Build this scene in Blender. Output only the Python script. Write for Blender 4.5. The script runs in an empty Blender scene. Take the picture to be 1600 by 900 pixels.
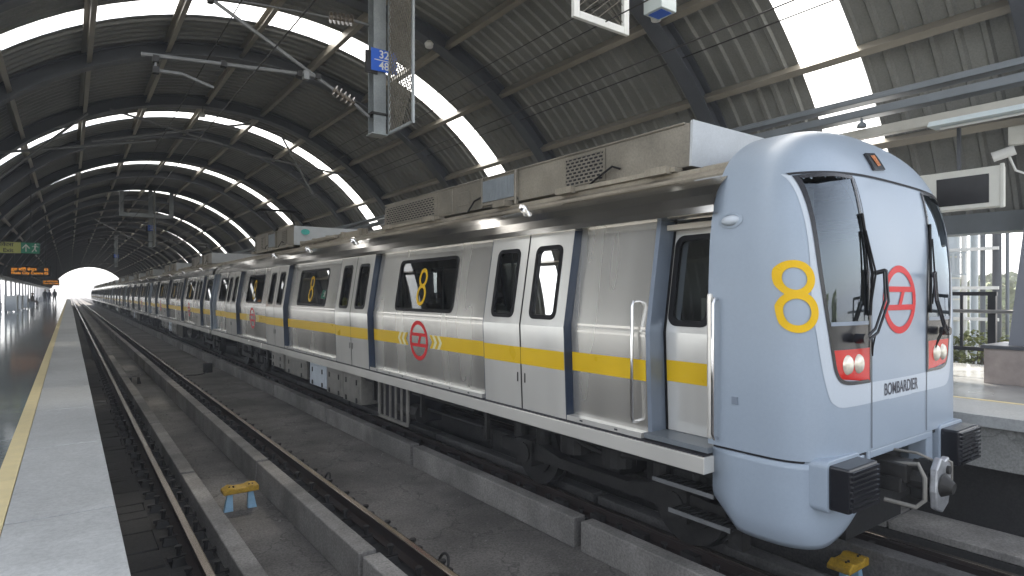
import bpy, bmesh, math, random
from math import sin, cos, pi, radians, atan2, hypot, sqrt, degrees
random.seed(11)
scene = bpy.context.scene
COL = scene.collection

# ------------------------------------------------------------------ camera, sky, sun, exposure
F, VX, HY = 950.0, 108.0, 458.0
cam_d = bpy.data.cameras.new("camera")
cam = bpy.data.objects.new("camera", cam_d)
COL.objects.link(cam)
cam_d.sensor_width = 36.0
cam_d.lens = 36.0 * F / 1600.0
cam_d.clip_start = 0.05
cam_d.clip_end = 6000
cam_d.shift_y = (HY - 450.0) / 1600.0
cam.location = (0, 0, 2.5)
cam.rotation_euler = (pi / 2, 0, -math.atan((800 - VX) / F))
scene.camera = cam

SUN_EL, SUN_AZ = radians(52), radians(35)      # azimuth clockwise from +y
world = bpy.data.worlds.new("World")
scene.world = world
world.use_nodes = True
nt = world.node_tree
sky = nt.nodes.new("ShaderNodeTexSky")
sky.sky_type = 'NISHITA'
sky.sun_disc = False
sky.sun_elevation = SUN_EL
sky.sun_rotation = SUN_AZ
sky.air_density = 1.0
sky.dust_density = 0.7
sky.ozone_density = 1.5
nt.nodes["Background"].inputs[1].default_value = 0.15
hs = nt.nodes.new("ShaderNodeHueSaturation")          # thin white haze takes the colour out of the sky
hs.inputs["Saturation"].default_value = 0.28
nt.links.new(sky.outputs[0], hs.inputs["Color"])
nt.links.new(hs.outputs[0], nt.nodes["Background"].inputs[0])
sl = bpy.data.lights.new("sun", 'SUN')
sl.energy = 4.5
sl.angle = radians(10)
sl.color = (1.0, 0.90, 0.78)
so = bpy.data.objects.new("sun", sl)
COL.objects.link(so)
so.rotation_euler = (pi / 2 - SUN_EL, 0, pi - SUN_AZ)
scene.view_settings.view_transform = 'Standard'
scene.view_settings.look = 'None'
scene.view_settings.exposure = 1.85
scene.view_settings.gamma = 1.0
scene.cycles.max_bounces = 10
scene.cycles.diffuse_bounces = 5
scene.cycles.glossy_bounces = 4
scene.cycles.transparent_max_bounces = 12
scene.cycles.sample_clamp_indirect = 8.0
scene.cycles.caustics_reflective = False
scene.cycles.caustics_refractive = False

# ------------------------------------------------------------------ materials
def mat(name, col, rough=0.6, metal=0.0, var=0.12, scale=3.0, bump=0.0, bscale=40.0, col2=None, coat=0.0, spec=0.5,
        stretch=(1, 1, 1), rvar=0.1, detail=6, grit=0.0, crack=0.0):
    m = bpy.data.materials.new(name)
    m.use_nodes = True
    t = m.node_tree
    b = t.nodes["Principled BSDF"]
    tc = t.nodes.new("ShaderNodeTexCoord")
    mp = t.nodes.new("ShaderNodeMapping")
    mp.inputs["Scale"].default_value = stretch
    t.links.new(tc.outputs["Object"], mp.inputs[0])
    n = t.nodes.new("ShaderNodeTexNoise")
    n.inputs["Scale"].default_value = scale
    n.inputs["Detail"].default_value = detail
    if detail < 3:
        n.inputs["Roughness"].default_value = .4
    n.inputs["Roughness"].default_value = 0.62
    t.links.new(mp.outputs[0], n.inputs["Vector"])
    r = t.nodes.new("ShaderNodeValToRGB")
    a = [max(0, c * (1 - var)) for c in col]
    z = col2 if col2 else [min(1, c * (1 + var)) for c in col]
    r.color_ramp.elements[0].position = 0.32 if detail > 2 else 0.12
    r.color_ramp.elements[1].position = 0.68 if detail > 2 else 0.88
    r.color_ramp.elements[0].color = (*a, 1)
    r.color_ramp.elements[1].color = (*z, 1)
    t.links.new(n.outputs["Fac"], r.inputs[0])
    src = r.outputs[0]
    def mult(src, fac_out, lo, amount):
        cr = t.nodes.new("ShaderNodeMapRange")
        cr.inputs[1].default_value, cr.inputs[2].default_value = lo
        cr.inputs[3].default_value, cr.inputs[4].default_value = 1 - amount, 1.0
        t.links.new(fac_out, cr.inputs[0])
        mx = t.nodes.new("ShaderNodeMix")
        mx.data_type = 'RGBA'
        mx.blend_type = 'MULTIPLY'
        mx.inputs[0].default_value = 1.0
        t.links.new(src, mx.inputs[6])
        t.links.new(cr.outputs[0], mx.inputs[7])
        return mx.outputs[2]
    if grit:
        g = t.nodes.new("ShaderNodeTexNoise")
        g.inputs["Scale"].default_value = 38
        g.inputs["Detail"].default_value = 8
        g.inputs["Roughness"].default_value = .75
        t.links.new(tc.outputs["Object"], g.inputs["Vector"])
        src = mult(src, g.outputs["Fac"], (.38, .6), grit)
        g2 = t.nodes.new("ShaderNodeTexNoise")
        g2.inputs["Scale"].default_value = .55
        g2.inputs["Detail"].default_value = 7
        t.links.new(tc.outputs["Object"], g2.inputs["Vector"])
        src = mult(src, g2.outputs["Fac"], (.35, .62), grit)
    if crack:
        wn = t.nodes.new("ShaderNodeTexNoise")
        wn.inputs["Scale"].default_value = 3
        wn.inputs["Detail"].default_value = 6
        t.links.new(tc.outputs["Object"], wn.inputs["Vector"])
        va = t.nodes.new("ShaderNodeVectorMath")
        va.operation = 'MULTIPLY_ADD'
        va.inputs[1].default_value = (.7, .7, .7)
        t.links.new(wn.outputs["Color"], va.inputs[0])
        t.links.new(tc.outputs["Object"], va.inputs[2])
        vo = t.nodes.new("ShaderNodeTexVoronoi")
        vo.feature = 'DISTANCE_TO_EDGE'
        vo.inputs["Scale"].default_value = .8
        t.links.new(va.outputs[0], vo.inputs["Vector"])
        src = mult(src, vo.outputs["Distance"], (.004, .016), crack)
    t.links.new(src, b.inputs["Base Color"])
    b.inputs["Metallic"].default_value = metal
    b.inputs["Specular IOR Level"].default_value = spec
    b.inputs["Coat Weight"].default_value = coat
    b.inputs["Coat Roughness"].default_value = 0.08
    if rvar:
        mr = t.nodes.new("ShaderNodeMapRange")
        mr.inputs[1].default_value, mr.inputs[2].default_value = 0.1, 0.9
        mr.interpolation_type = 'SMOOTHSTEP'
        mr.inputs[3].default_value, mr.inputs[4].default_value = max(0.02, rough - rvar), min(1, rough + rvar)
        t.links.new(n.outputs["Fac"], mr.inputs[0])
        t.links.new(mr.outputs[0], b.inputs["Roughness"])
    else:
        b.inputs["Roughness"].default_value = rough
    if bump:
        n2 = t.nodes.new("ShaderNodeTexNoise")
        n2.inputs["Scale"].default_value = bscale
        n2.inputs["Detail"].default_value = 5 if bscale > 3 else 0
        t.links.new(mp.outputs[0], n2.inputs["Vector"])
        bp = t.nodes.new("ShaderNodeBump")
        bp.inputs["Strength"].default_value = bump
        bp.inputs["Distance"].default_value = 0.02
        t.links.new(n2.outputs["Fac"], bp.inputs["Height"])
        t.links.new(bp.outputs[0], b.inputs["Normal"])
    return m

def emis(name, col, s):
    m = bpy.data.materials.new(name)
    m.use_nodes = True
    b = m.node_tree.nodes["Principled BSDF"]
    b.inputs["Base Color"].default_value = (*[c * .3 for c in col], 1)
    b.inputs["Emission Color"].default_value = (*col, 1)
    b.inputs["Emission Strength"].default_value = s
    return m

def glass(name, tint=0.4, ior=1.6, rough=0.01, refl=(1, 1, 1)):
    m = bpy.data.materials.new(name)
    m.use_nodes = True
    t = m.node_tree
    for n in list(t.nodes):
        if n.type == 'BSDF_PRINCIPLED':
            t.nodes.remove(n)
    out = [n for n in t.nodes if n.type == 'OUTPUT_MATERIAL'][0]
    tr = t.nodes.new("ShaderNodeBsdfTransparent")
    tr.inputs[0].default_value = (tint * .94, tint, tint * 1.0, 1)
    gl = t.nodes.new("ShaderNodeBsdfGlossy")
    gl.inputs["Roughness"].default_value = rough
    gl.inputs[0].default_value = (*refl, 1)
    fr = t.nodes.new("ShaderNodeFresnel")
    fr.inputs[0].default_value = ior
    mx = t.nodes.new("ShaderNodeMixShader")
    t.links.new(fr.outputs[0], mx.inputs[0])
    t.links.new(tr.outputs[0], mx.inputs[1])
    t.links.new(gl.outputs[0], mx.inputs[2])
    t.links.new(mx.outputs[0], out.inputs[0])
    return m

def skylight_mat():
    m = bpy.data.materials.new("translucent sheet")
    m.use_nodes = True
    t = m.node_tree
    for n in list(t.nodes):
        if n.type == 'BSDF_PRINCIPLED':
            t.nodes.remove(n)
    out = [n for n in t.nodes if n.type == 'OUTPUT_MATERIAL'][0]
    tr = t.nodes.new("ShaderNodeBsdfTransparent")
    tr.inputs[0].default_value = (.9, .93, .93, 1)
    tl = t.nodes.new("ShaderNodeBsdfTranslucent")
    tl.inputs[0].default_value = (.9, .92, .92, 1)
    mx = t.nodes.new("ShaderNodeMixShader")
    mx.inputs[0].default_value = 0.88
    t.links.new(tr.outputs[0], mx.inputs[1])
    t.links.new(tl.outputs[0], mx.inputs[2])
    t.links.new(mx.outputs[0], out.inputs[0])
    return m

M = {}
M['steel'] = mat("brushed stainless steel", (.65, .635, .595), .24, .80, .22, .9, .035, .7, stretch=(1, 1.5, .18), rvar=.08, detail=2)
M['steel2'] = mat("stainless door skin", (.86, .845, .80), .18, .55, .10, 1.4, .045, 1.0, stretch=(1, 1.8, .22), rvar=.07, detail=2)
M['cant'] = mat("stainless cantrail", (.58, .555, .51), .13, .97, .16, 1.0, .11, .9, stretch=(1, .9, .5), rvar=.05, detail=2)
M['sill'] = mat("stainless sole bar", (.84, .82, .77), .24, .52, .12, 1.2, .08, 1.2, stretch=(1, .8, .6), rvar=.06, detail=2)
M['roofdull'] = mat("dusty roof steel", (.36, .325, .265), .5, .45, .25, 2.0, .1, 6, grit=.2)
M['acbox'] = mat("dusty cooler casing", (.29, .265, .22), .42, .4, .22, 1.6, .06, 3, grit=.22)
M['acwhite'] = mat("white cooler fairing", (.50, .53, .56), .4, 0, .08, 3, grit=.08)
M['cab'] = mat("silver blue cab paint", (.305, .362, .435), .38, .05, .05, 1.2, 0, coat=.08, spec=.35, rvar=.05, detail=2, grit=.035)
M['cabband'] = mat("pale blue white paint", (.49, .54, .60), .38, 0, .02, 1, coat=.08, spec=.35, rvar=.04, detail=2, grit=.03)
M['seam'] = mat("dark joint", (.012, .012, .016), .8, 0, .1, 8)
M['black'] = mat("black rubber", (.005, .005, .006), .5, 0, .1, 10, spec=.2)
M['blackpl'] = mat("black plastic", (.006, .0065, .010), .26, 0, .1, 3, rvar=.02, detail=1)
M['under'] = mat("grimy underframe", (.006, .006, .006), .8, .1, .5, 7, .2, 20)
M['under2'] = mat("dusty bogie steel", (.022, .021, .02), .6, .3, .5, 6, .2, 20)
M['tank'] = mat("grey equipment paint", (.20, .19, .17), .55, .1, .25, 4, .05, 20)
M['tankw'] = mat("pale blue equipment paint", (.5, .55, .6), .5, 0, .1, 4)
M['navy'] = mat("navy door edge", (.008, .021, .05), .35, 0, .1, 6)
M['greyblue'] = mat("grey blue jamb paint", (.20, .24, .30), .4, .3, .08, 3)
M['yellow'] = mat("yellow stripe film", (.66, .43, .012), .34, 0, .08, 2, spec=.3, detail=2)
M['palechev'] = mat("pale yellow film", (.72, .68, .42), .35, 0, .04, 5)
M['digit'] = mat("yellow digit film", (.72, .44, .008), .4, 0, .04, 5, spec=.2)
M['red'] = mat("red emblem film", (.60, .028, .032), .45, 0, .06, 4, spec=.15)
M['redpl'] = mat("red headlight mask", (.58, .018, .014), .25, 0, .06, 4, spec=.3, rvar=.03)
M['ink'] = mat("dark blue lettering", (.01, .012, .035), .4, 0, .05, 5)
M['lens'] = mat("headlight lens", (.72, .68, .58), .15, .3, .2, 12, .1, 30)
M['amber'] = mat("amber lamp", (.42, .13, .03), .25, 0, .3, 8)
M['glass'] = glass("carriage glass", .5, 2.0)
M['wglass'] = glass("windscreen glass", .5, 1.95, refl=(.78, .89, 1.0))
M['intw'] = mat("interior lining", (.60, .55, .47), .5, 0, .06, 3)
M['intf'] = mat("interior floor", (.10, .10, .11), .5, 0, .1, 3)
M['seat'] = mat("steel bench seat", (.35, .34, .33), .35, .5, .06, 3)
M['chrome'] = mat("polished handrail", (.75, .75, .76), .16, 1.0, .04, 5)
M['couple'] = mat("cast coupler head", (.42, .43, .45), .35, .6, .35, 9, .15, 30)
M['vault'] = mat("galvanised roof sheet", (.238, .242, .230), .5, .2, .16, .8, 0, detail=4, grit=.2)
M['rib'] = mat("blue grey girder paint", (.082, .090, .105), .45, 0, .12, 1.5, grit=.15)
M['purlin'] = mat("galvanised purlin", (.30, .275, .23), .42, .4, .28, .9, stretch=(1, .3, 1))
M['skyl'] = skylight_mat()
M['conc'] = mat("grey concrete", (.34, .325, .305), .88, 0, .2, 2.2, .2, 22, grit=.42)
M['conc_shade'] = mat("shade-dark grimy kerb concrete", (.13, .125, .12), .88, 0, .25, 2.2, .2, 22, grit=.45)  # grimy concrete with the shade under the train put into its colour
M['concbed'] = mat("dirty track slab", (.25, .236, .22), .92, 0, .25, 1.6, .3, 18, grit=.5, crack=.35)
M['wallpale'] = mat("pale stained plaster", (.44, .44, .42), .8, 0, .2, 2.0, .1, 15, grit=.35, crack=.3)
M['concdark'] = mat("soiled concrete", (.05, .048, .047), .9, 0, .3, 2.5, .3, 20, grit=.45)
M['slab'] = mat("pale granite edge slab", (.47, .48, .475), .55, 0, .10, 5, .04, 90, detail=10, grit=.2)
M['granite'] = mat("polished dark granite", (.21, .24, .245), .10, 0, .2, 5, .06, 2.8, spec=.8, rvar=.04, stretch=(.3, 1.5, 1), grit=.2)
M['granite2'] = mat("worn grey granite", (.30, .31, .31), .22, 0, .10, 1.5, .02, 5, rvar=.08, detail=2)
M['tactile'] = mat("cream tactile strip", (.60, .50, .27), .6, 0, .08, 8, .1, 60)
M['rail'] = mat("rail web rust", (.022, .013, .011), .75, .2, .3, 6, .05, 30)
M['railtop'] = mat("polished rail head", (.42, .36, .31), .22, .95, .1, 2, stretch=(1, .1, 1), rvar=.03, detail=1)
M['fast'] = mat("black fastener", (.016, .015, .015), .6, .2, .3, 12)
M['balise'] = mat("yellow transponder", (.56, .34, .02), .6, 0, .25, 12, grit=.35)
M['lblue'] = mat("light blue leg", (.28, .48, .66), .5, 0, .1, 12)
M['galv'] = mat("galvanised post", (.33, .36, .375), .42, .45, .14, 3, grit=.15)
M['pipe'] = mat("galvanised tube", (.19, .195, .20), .45, .35, .12, 5)
M['insul'] = mat("glazed insulator", (.14, .115, .09), .3, 0, .2, 8, coat=.3)
M['plate'] = mat("blue number plate", (.02, .12, .62), .4, 0, .05, 6)
M['white'] = mat("white paint", (.72, .73, .72), .5, 0, .05, 5)
M['offwhite'] = mat("off white casing", (.62, .62, .57), .45, 0, .05, 5)
M['screen'] = mat("blank black screen", (.006, .006, .008), .2, 0, .1, 5, spec=.3)
M['wire'] = mat("dark copper wire", (.03, .028, .028), .5, .5, .1, 5)
M['tray'] = mat("grey cable duct", (.15, .17, .19), .45, .2, .1, 3)
M['duct'] = mat("cream trunking", (.40, .39, .35), .5, 0, .1, 3)
M['lum'] = mat("luminaire casing", (.55, .62, .64), .4, 0, .05, 3)
M['railing'] = mat("black railing", (.014, .016, .024), .4, .1, .1, 5)
M['stone'] = mat("pink stone cladding", (.34, .29, .27), .6, 0, .15, 5, .05, 30)
M['colgrey'] = mat("grey column paint", (.20, .215, .25), .45, 0, .05, 2)
M['signgreen'] = mat("green sign face", (.02, .26, .17), .4, 0, .03, 4)
M['signyel'] = mat("yellow green sign face", (.50, .52, .16), .4, 0, .03, 4)
M['signbox'] = mat("dark sign case", (.02, .022, .026), .4, 0, .1, 4)
M['led'] = emis("amber led", (1.0, .36, .03), .26)
M['cloth'] = mat("dark clothing", (.03, .032, .04), .8, 0, .2, 6)
M['skin'] = mat("brown skin", (.16, .085, .055), .6, 0, .1, 6)
M['hair'] = mat("black hair", (.01, .009, .009), .5, 0, .1, 6)
M['bark'] = mat("bark", (.10, .075, .05), .9, 0, .3, 6)
M['leaf'] = mat("hazy foliage", (.12, .16, .075), .7, 0, .4, 2.0, col2=(.22, .26, .13))
M['leaf2'] = mat("shrub leaves", (.09, .13, .03), .6, 0, .5, 8.0, col2=(.20, .22, .06))
M['ground'] = mat("dry ground", (.26, .25, .19), .95, 0, .4, .05)
M['duct2'] = mat("pale blue grey duct paint", (.45, .50, .54), .45, .1, .08, 2)
M['mesh'] = mat("expanded metal mesh", (.16, .15, .13), .5, .5, .2, 6)
M['teal'] = mat("teal patch", (.05, .40, .36), .5, 0, .1, 6)
M['grille'] = mat("finned coil", (.34, .38, .42), .45, .5, .1, 5)

# ------------------------------------------------------------------ mesh helpers
class MB:
    def __init__(s, off=(0, 0, 0)):
        s.v, s.f, s.o = [], [], off
    def pt(s, x, y, z):
        s.v.append((x - s.o[0], y - s.o[1], z - s.o[2]))
        return len(s.v) - 1
    def face(s, pts):
        s.f.append([s.pt(*p) for p in pts])
    def box(s, x0, x1, y0, y1, z0, z1):
        i = len(s.v)
        for z in (z0, z1):
            for x, y in ((x0, y0), (x1, y0), (x1, y1), (x0, y1)):
                s.pt(x, y, z)
        for q in ((3, 2, 1, 0), (4, 5, 6, 7), (0, 1, 5, 4), (1, 2, 6, 5), (2, 3, 7, 6), (3, 0, 4, 7)):
            s.f.append([i + k for k in q])
        return s
    def hexa(s, lo, hi):
        i = len(s.v)
        for p in list(lo) + list(hi):
            s.pt(*p)
        for q in ((3, 2, 1, 0), (4, 5, 6, 7), (0, 1, 5, 4), (1, 2, 6, 5), (2, 3, 7, 6), (3, 0, 4, 7)):
            s.f.append([i + k for k in q])
        return s
    def tube(s, path, r, n=8, caps=True):
        from mathutils import Vector
        P = [Vector(p) for p in path]
        rr = r if isinstance(r, (list, tuple)) else [r] * len(P)
        prev, rings = None, []
        up = Vector((0, 0, 1))
        for k, p in enumerate(P):
            d = (P[min(k + 1, len(P) - 1)] - P[max(k - 1, 0)]).normalized()
            if prev is None:
                a = d.cross(up)
                if a.length < 1e-3:
                    a = d.cross(Vector((1, 0, 0)))
            else:
                a = prev - d * prev.dot(d)
            a.normalize()
            prev = a
            b = d.cross(a)
            rings.append([s.pt(*(p + (a * cos(2 * pi * j / n) + b * sin(2 * pi * j / n)) * rr[k])) for j in range(n)])
        for A, B in zip(rings, rings[1:]):
            for j in range(n):
                s.f.append([A[j], A[(j + 1) % n], B[(j + 1) % n], B[j]])
        if caps:
            s.f.append(rings[0][::-1])
            s.f.append(rings[-1])
        return s
    def prism(s, poly, axis, a0, a1):
        """poly in the two other axes, extruded along axis"""
        def P(u, w, a):
            return {'x': (a, u, w), 'y': (u, a, w), 'z': (u, w, a)}[axis]
        n = len(poly)
        A = [s.pt(*P(u, w, a0)) for u, w in poly]
        B = [s.pt(*P(u, w, a1)) for u, w in poly]
        s.f.append(A[::-1])
        s.f.append(B)
        for j in range(n):
            s.f.append([A[j], A[(j + 1) % n], B[(j + 1) % n], B[j]])
        return s
    def grid(s, fn, nu, nv):
        I = [[s.pt(*fn(u / nu, v / nv)) for v in range(nv + 1)] for u in range(nu + 1)]
        for u in range(nu):
            for v in range(nv):
                s.f.append([I[u][v], I[u + 1][v], I[u + 1][v + 1], I[u][v + 1]])
        return s
    def mapped(s, fn):
        s.v = [fn(*p) for p in s.v]
        return s
    def add(s, o):
        k = len(s.v)
        s.v += o.v
        s.f += [[i + k for i in f] for f in o.f]
        return s
    def build(s, name, m, parent=None, smooth=False, bevel=0, solid=0, label=None, kind=None, loc=None, fixn=True, stuff=False):
        me = bpy.data.meshes.new(name)
        me.from_pydata(s.v, [], s.f)
        if fixn:
            bm = bmesh.new()
            bm.from_mesh(me)
            bmesh.ops.recalc_face_normals(bm, faces=bm.faces)
            bm.to_mesh(me)
            bm.free()
        me.materials.append(M[m] if isinstance(m, str) else m)
        if smooth:
            for p in me.polygons:
                p.use_smooth = True
            try:
                me.set_sharp_from_angle(angle=radians(38))
            except Exception:
                pass
        o = bpy.data.objects.new(name, me)
        COL.objects.link(o)
        if parent is not None:
            o.parent = parent
        if loc is not None:
            o.location = loc
        if bevel:
            b = o.modifiers.new("bevel", 'BEVEL')
            b.width = bevel
            b.segments = 2
            b.limit_method = 'ANGLE'
            b.angle_limit = radians(40)
        if solid:
            b = o.modifiers.new("solid", 'SOLIDIFY')
            b.thickness = solid
            b.offset = 0
        if label:
            o['label'] = label
        if kind:
            o['kind'] = kind
        if stuff:
            o['kind'] = 'stuff'
        return o

def build_each(mb, name, m, parent, **k):
    """one object for every separate piece of the mesh"""
    par = list(range(len(mb.v)))
    def find(i):
        while par[i] != i:
            par[i] = par[par[i]]
            i = par[i]
        return i
    for f in mb.f:
        for i in f[1:]:
            par[find(i)] = find(f[0])
    isl = {}
    for f in mb.f:
        isl.setdefault(find(f[0]), []).append(f)
    for fs in isl.values():
        q = MB()
        mp = {}
        for f in fs:
            for i in f:
                if i not in mp:
                    mp[i] = len(q.v)
                    q.v.append(mb.v[i])
            q.f.append([mp[i] for i in f])
        q.build(name, m, parent, **k)

def tag(o, label, cat, group=None, kind=None):
    o['label'] = label
    o['category'] = cat
    if group:
        o['group'] = group
    if kind:
        o['kind'] = kind
    return o

def thing(name, label, cat, loc=(0, 0, 0), group=None):
    o = bpy.data.objects.new(name, None)
    o.empty_display_size = .2
    COL.objects.link(o)
    o.location = loc
    return tag(o, label, cat, group)

def copy_tree(o, parent=None):
    c = o.copy()
    COL.objects.link(c)
    c.parent = parent
    for ch in list(o.children):
        copy_tree(ch, c)
    return c

def struct(mb, name, m, **k):
    o = mb.build(name, m, **k)
    o['kind'] = 'structure'
    return o

def rrect(u0, u1, v0, v1, r, n=5):
    P = []
    for cx, cy, a0 in ((u1 - r, v1 - r, 0), (u0 + r, v1 - r, 90), (u0 + r, v0 + r, 180), (u1 - r, v0 + r, 270)):
        for k in range(n + 1):
            a = radians(a0 + 90 * k / n)
            P.append((cx + r * cos(a), cy + r * sin(a)))
    return P

def text_flat(body, size, align='CENTER', bold=0.0, narrow=1.0):
    """the lettering as a flat mesh: verts (u, v), faces"""
    cu = bpy.data.curves.new("lettering", 'FONT')
    cu.body = body
    cu.size = size
    cu.align_x = align
    cu.align_y = 'CENTER'
    cu.offset = bold
    cu.resolution_u = 4
    o = bpy.data.objects.new("lettering", cu)
    COL.objects.link(o)
    dg = bpy.context.evaluated_depsgraph_get()
    me = o.evaluated_get(dg).to_mesh()
    v = [(p.co.x * narrow, p.co.y) for p in me.vertices]
    f = [list(p.vertices) for p in me.polygons]
    o.evaluated_get(dg).to_mesh_clear()
    bpy.data.objects.remove(o)
    bpy.data.curves.remove(cu)
    return v, f

def text_mb(body, size, fn, align='CENTER', bold=0.0, narrow=1.0):
    v, f = text_flat(body, size, align, bold, narrow)
    mb = MB()
    mb.v = [fn(*p) for p in v]
    mb.f = f
    return mb

# ------------------------------------------------------------------ ground, deck, platforms
CX0, ZV, RV = 3.9, 0.9, 7.9            # vault axis and radius
Y0, Y1 = 1.4, 172.0
XP, XR, ZP = 0.23, 7.85, 1.2           # platform edges and level

struct(MB().box(-1500, 1500, -1500, 1500, -9.4, -9), "ground", 'ground')
struct(MB().box(-.1, 8.2, -60, 420, -.8, -.39), "track_bed", 'concbed')
struct(MB().box(-5.5, -.1, -60, -6.5, -.8, -.385), "viaduct_deck", 'concbed')
struct(MB().box(-4.6, -.41, -6.5, Y1, -1.2, ZP), "platform", 'granite')
struct(MB().box(-.41, -.30, -6.5, Y1, -1.2, ZP + .004), "tactile_path", 'tactile')
mb = MB()
mb.box(-.30, XP - .06, -6.5, Y1, -1.2, ZP - .06)
struct(mb, "platform_wall", 'conc')
j = [-4.6, -1.6, 1.45, 4.43]
ys = [4.43 + 2.03 * k - 2.03 * 6 for k in range(0, 90)]
mb = MB()
for a, b in zip(ys, ys[1:]):
    if b < Y1 and a > -7.6:
        mb.box(-.297, XP, a + .011, b - .011, ZP - .058, ZP + .002)
struct(mb, "platform_edge", 'slab', bevel=.004)
# right platform
struct(MB().box(9.03, 13.4, -6.5, Y1, -1.2, ZP), "platform", 'granite2')
struct(MB().box(8.93, 9.03, -6.5, Y1, -1.2, ZP + .004), "tactile_path", 'tactile')
mb = MB()
for k in range(90):
    a = -6.5 + 2 * k
    if a + 2 < Y1:
        mb.box(XR, 8.928, a + .004, a + 1.996, ZP - .12, ZP + .002)
struct(mb, "platform_edge", 'slab', bevel=.004)
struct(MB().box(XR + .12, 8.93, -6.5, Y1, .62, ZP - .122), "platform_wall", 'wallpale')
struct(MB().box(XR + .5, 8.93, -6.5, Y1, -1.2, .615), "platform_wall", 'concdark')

# ------------------------------------------------------------------ tracks
def rail_mb(xc):
    mb = MB()
    pr = [(-.075, -.172), (.075, -.172), (.075, -.155), (.012, -.13), (.012, -.045), (.036, -.03), (.036, -.003), (-.036, -.003),
          (-.036, -.03), (-.012, -.045), (-.012, -.13), (-.075, -.155)]
    mb.prism([(xc + a, b) for a, b in pr], 'y', -60, 400)
    return mb

def make_track(xc, label, joints_l, joints_r, ul, ur, fast_rows, y_near, km='conc'):
    t = thing("railway_track", label, "railway track", (xc, 0, 0))
    o = (xc, 0, 0)
    for s in (-.87, .87):
        mb = rail_mb(xc + s)
        mb.o = o
        mb.v = [(a - xc, b, c) for a, b, c in mb.v]
        r = mb.build("rail", 'rail', t)
        h = MB(o)
        h.prism([(xc + s - .034, -.003), (xc + s + .034, -.003), (xc + s + .034, .003), (xc + s + .022, .006), (xc + s - .022, .006), (xc + s - .034, .003)],
                'y', -60, 400)
        h.build("running_surface", 'railtop', r)
        p = MB(o)
        p.box(xc + s - .24, xc + s + .24, -60, 400, -.389, -.23)
        p.build("rail_plinth", 'concdark', t)
    for (a, b), js, zt in ((ul, joints_l, 0.0), (ur, joints_r, 0.0)):
        js2 = [js[0] - (js[1] - js[0]) * 3, js[0] - (js[1] - js[0]) * 2, js[0] - (js[1] - js[0])] + js
        st = js[-1] - js[-2]
        while js2[-1] < 110:
            js2.append(js2[-1] + st)
        for k, (p, q) in enumerate(zip(js2, js2[1:])):
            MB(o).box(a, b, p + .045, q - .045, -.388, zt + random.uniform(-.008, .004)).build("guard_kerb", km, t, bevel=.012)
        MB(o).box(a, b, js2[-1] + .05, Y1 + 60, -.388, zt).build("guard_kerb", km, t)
    # fasteners
    fm = MB()
    fm.hexa([(-.075, -.09, 0), (.075, -.09, 0), (.075, .09, 0), (-.075, .09, 0)], [(-.055, -.065, .075), (.055, -.065, .075), (.055, .065, .075), (-.055, .065, .075)])
    fm.tube([(0, 0, .07), (0, 0, .16)], .022, 6)
    fm.tube([(0, 0, .16), (0, 0, .185)], .035, 6)
    fm.box(-.10, .10, -.03, .03, .05, .085)
    proto = None
    rows = [xc + s + d for s in (-.87, .87) for d in (-.125, .125)]
    ys = [y_near + .62 * k for k in range(fast_rows)]
    for x in rows:
        for y in ys:
            if proto is None:
                proto = fm.build("rail_fastener", 'fast', t, loc=(x - xc, y, -.23))
                ob = proto
            else:
                ob = proto.copy()
                COL.objects.link(ob)
                ob.location = (x - xc, y, -.23)
            ob.rotation_euler = (0, 0, random.uniform(-.1, .1))
    rest = MB()
    for x in rows:
        for k in range(90):
            y = ys[-1] + .62 * (k + 1)
            for v in (1,):
                rest.box(x - xc - .07, x - xc + .07, y - .08, y + .08, -.23, -.15)
                rest.box(x - xc - .03, x - xc + .03, y - .03, y + .03, -.15, -.05)
    rest.build("rail_fastener", 'fast', t, stuff=True)
    return t
make_track(1.885, "empty track beside the near platform edge with bright rail tops", [5.5, 9.53, 13.54, 17.54, 21.54, 25.58], [5.55, 9.55, 14.0, 18.5, 23.0, 27.5],
           (1.25, 1.43), (2.25, 2.43), 25, 2.6)
make_track(5.9, "track under the parked metro train with dark rails", [5.5, 9.6, 13.7, 17.8], [5.2, 9.3, 13.5, 17.7], (5.28, 5.46), (6.30, 6.50), 25, 1.0, 'conc_shade')

t = thing("kerb_wall", "low concrete kerb of spaced blocks along the train side of the track bed", "kerb", (4.7, 0, 0))
kj = [-3.4, .8, 5.1, 9.2, 13.4, 17.7, 21.9]
while kj[-1] < 172:
    kj.append(kj[-1] + 4.2)
for p, q in zip(kj, kj[1:]):
    MB((4.7, 0, 0)).box(4.62, 4.80, p + .06, q - .06, -.388, -.05).build("kerb_block", 'conc', t, bevel=.012)
fm = MB((4.7, 0, 0))
fm.box(4.845, 4.93, -.09, .09, -.388, -.03)
fm.box(4.93, 4.97, -.05, .05, -.388, -.12)
pb = fm.build("bracket", 'fast', t, loc=(0, 1.2, 0))
for k in range(1, 60):
    c = pb.copy()
    COL.objects.link(c)
    c.location = (0, 1.2 + .64 * k, 0)

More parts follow.
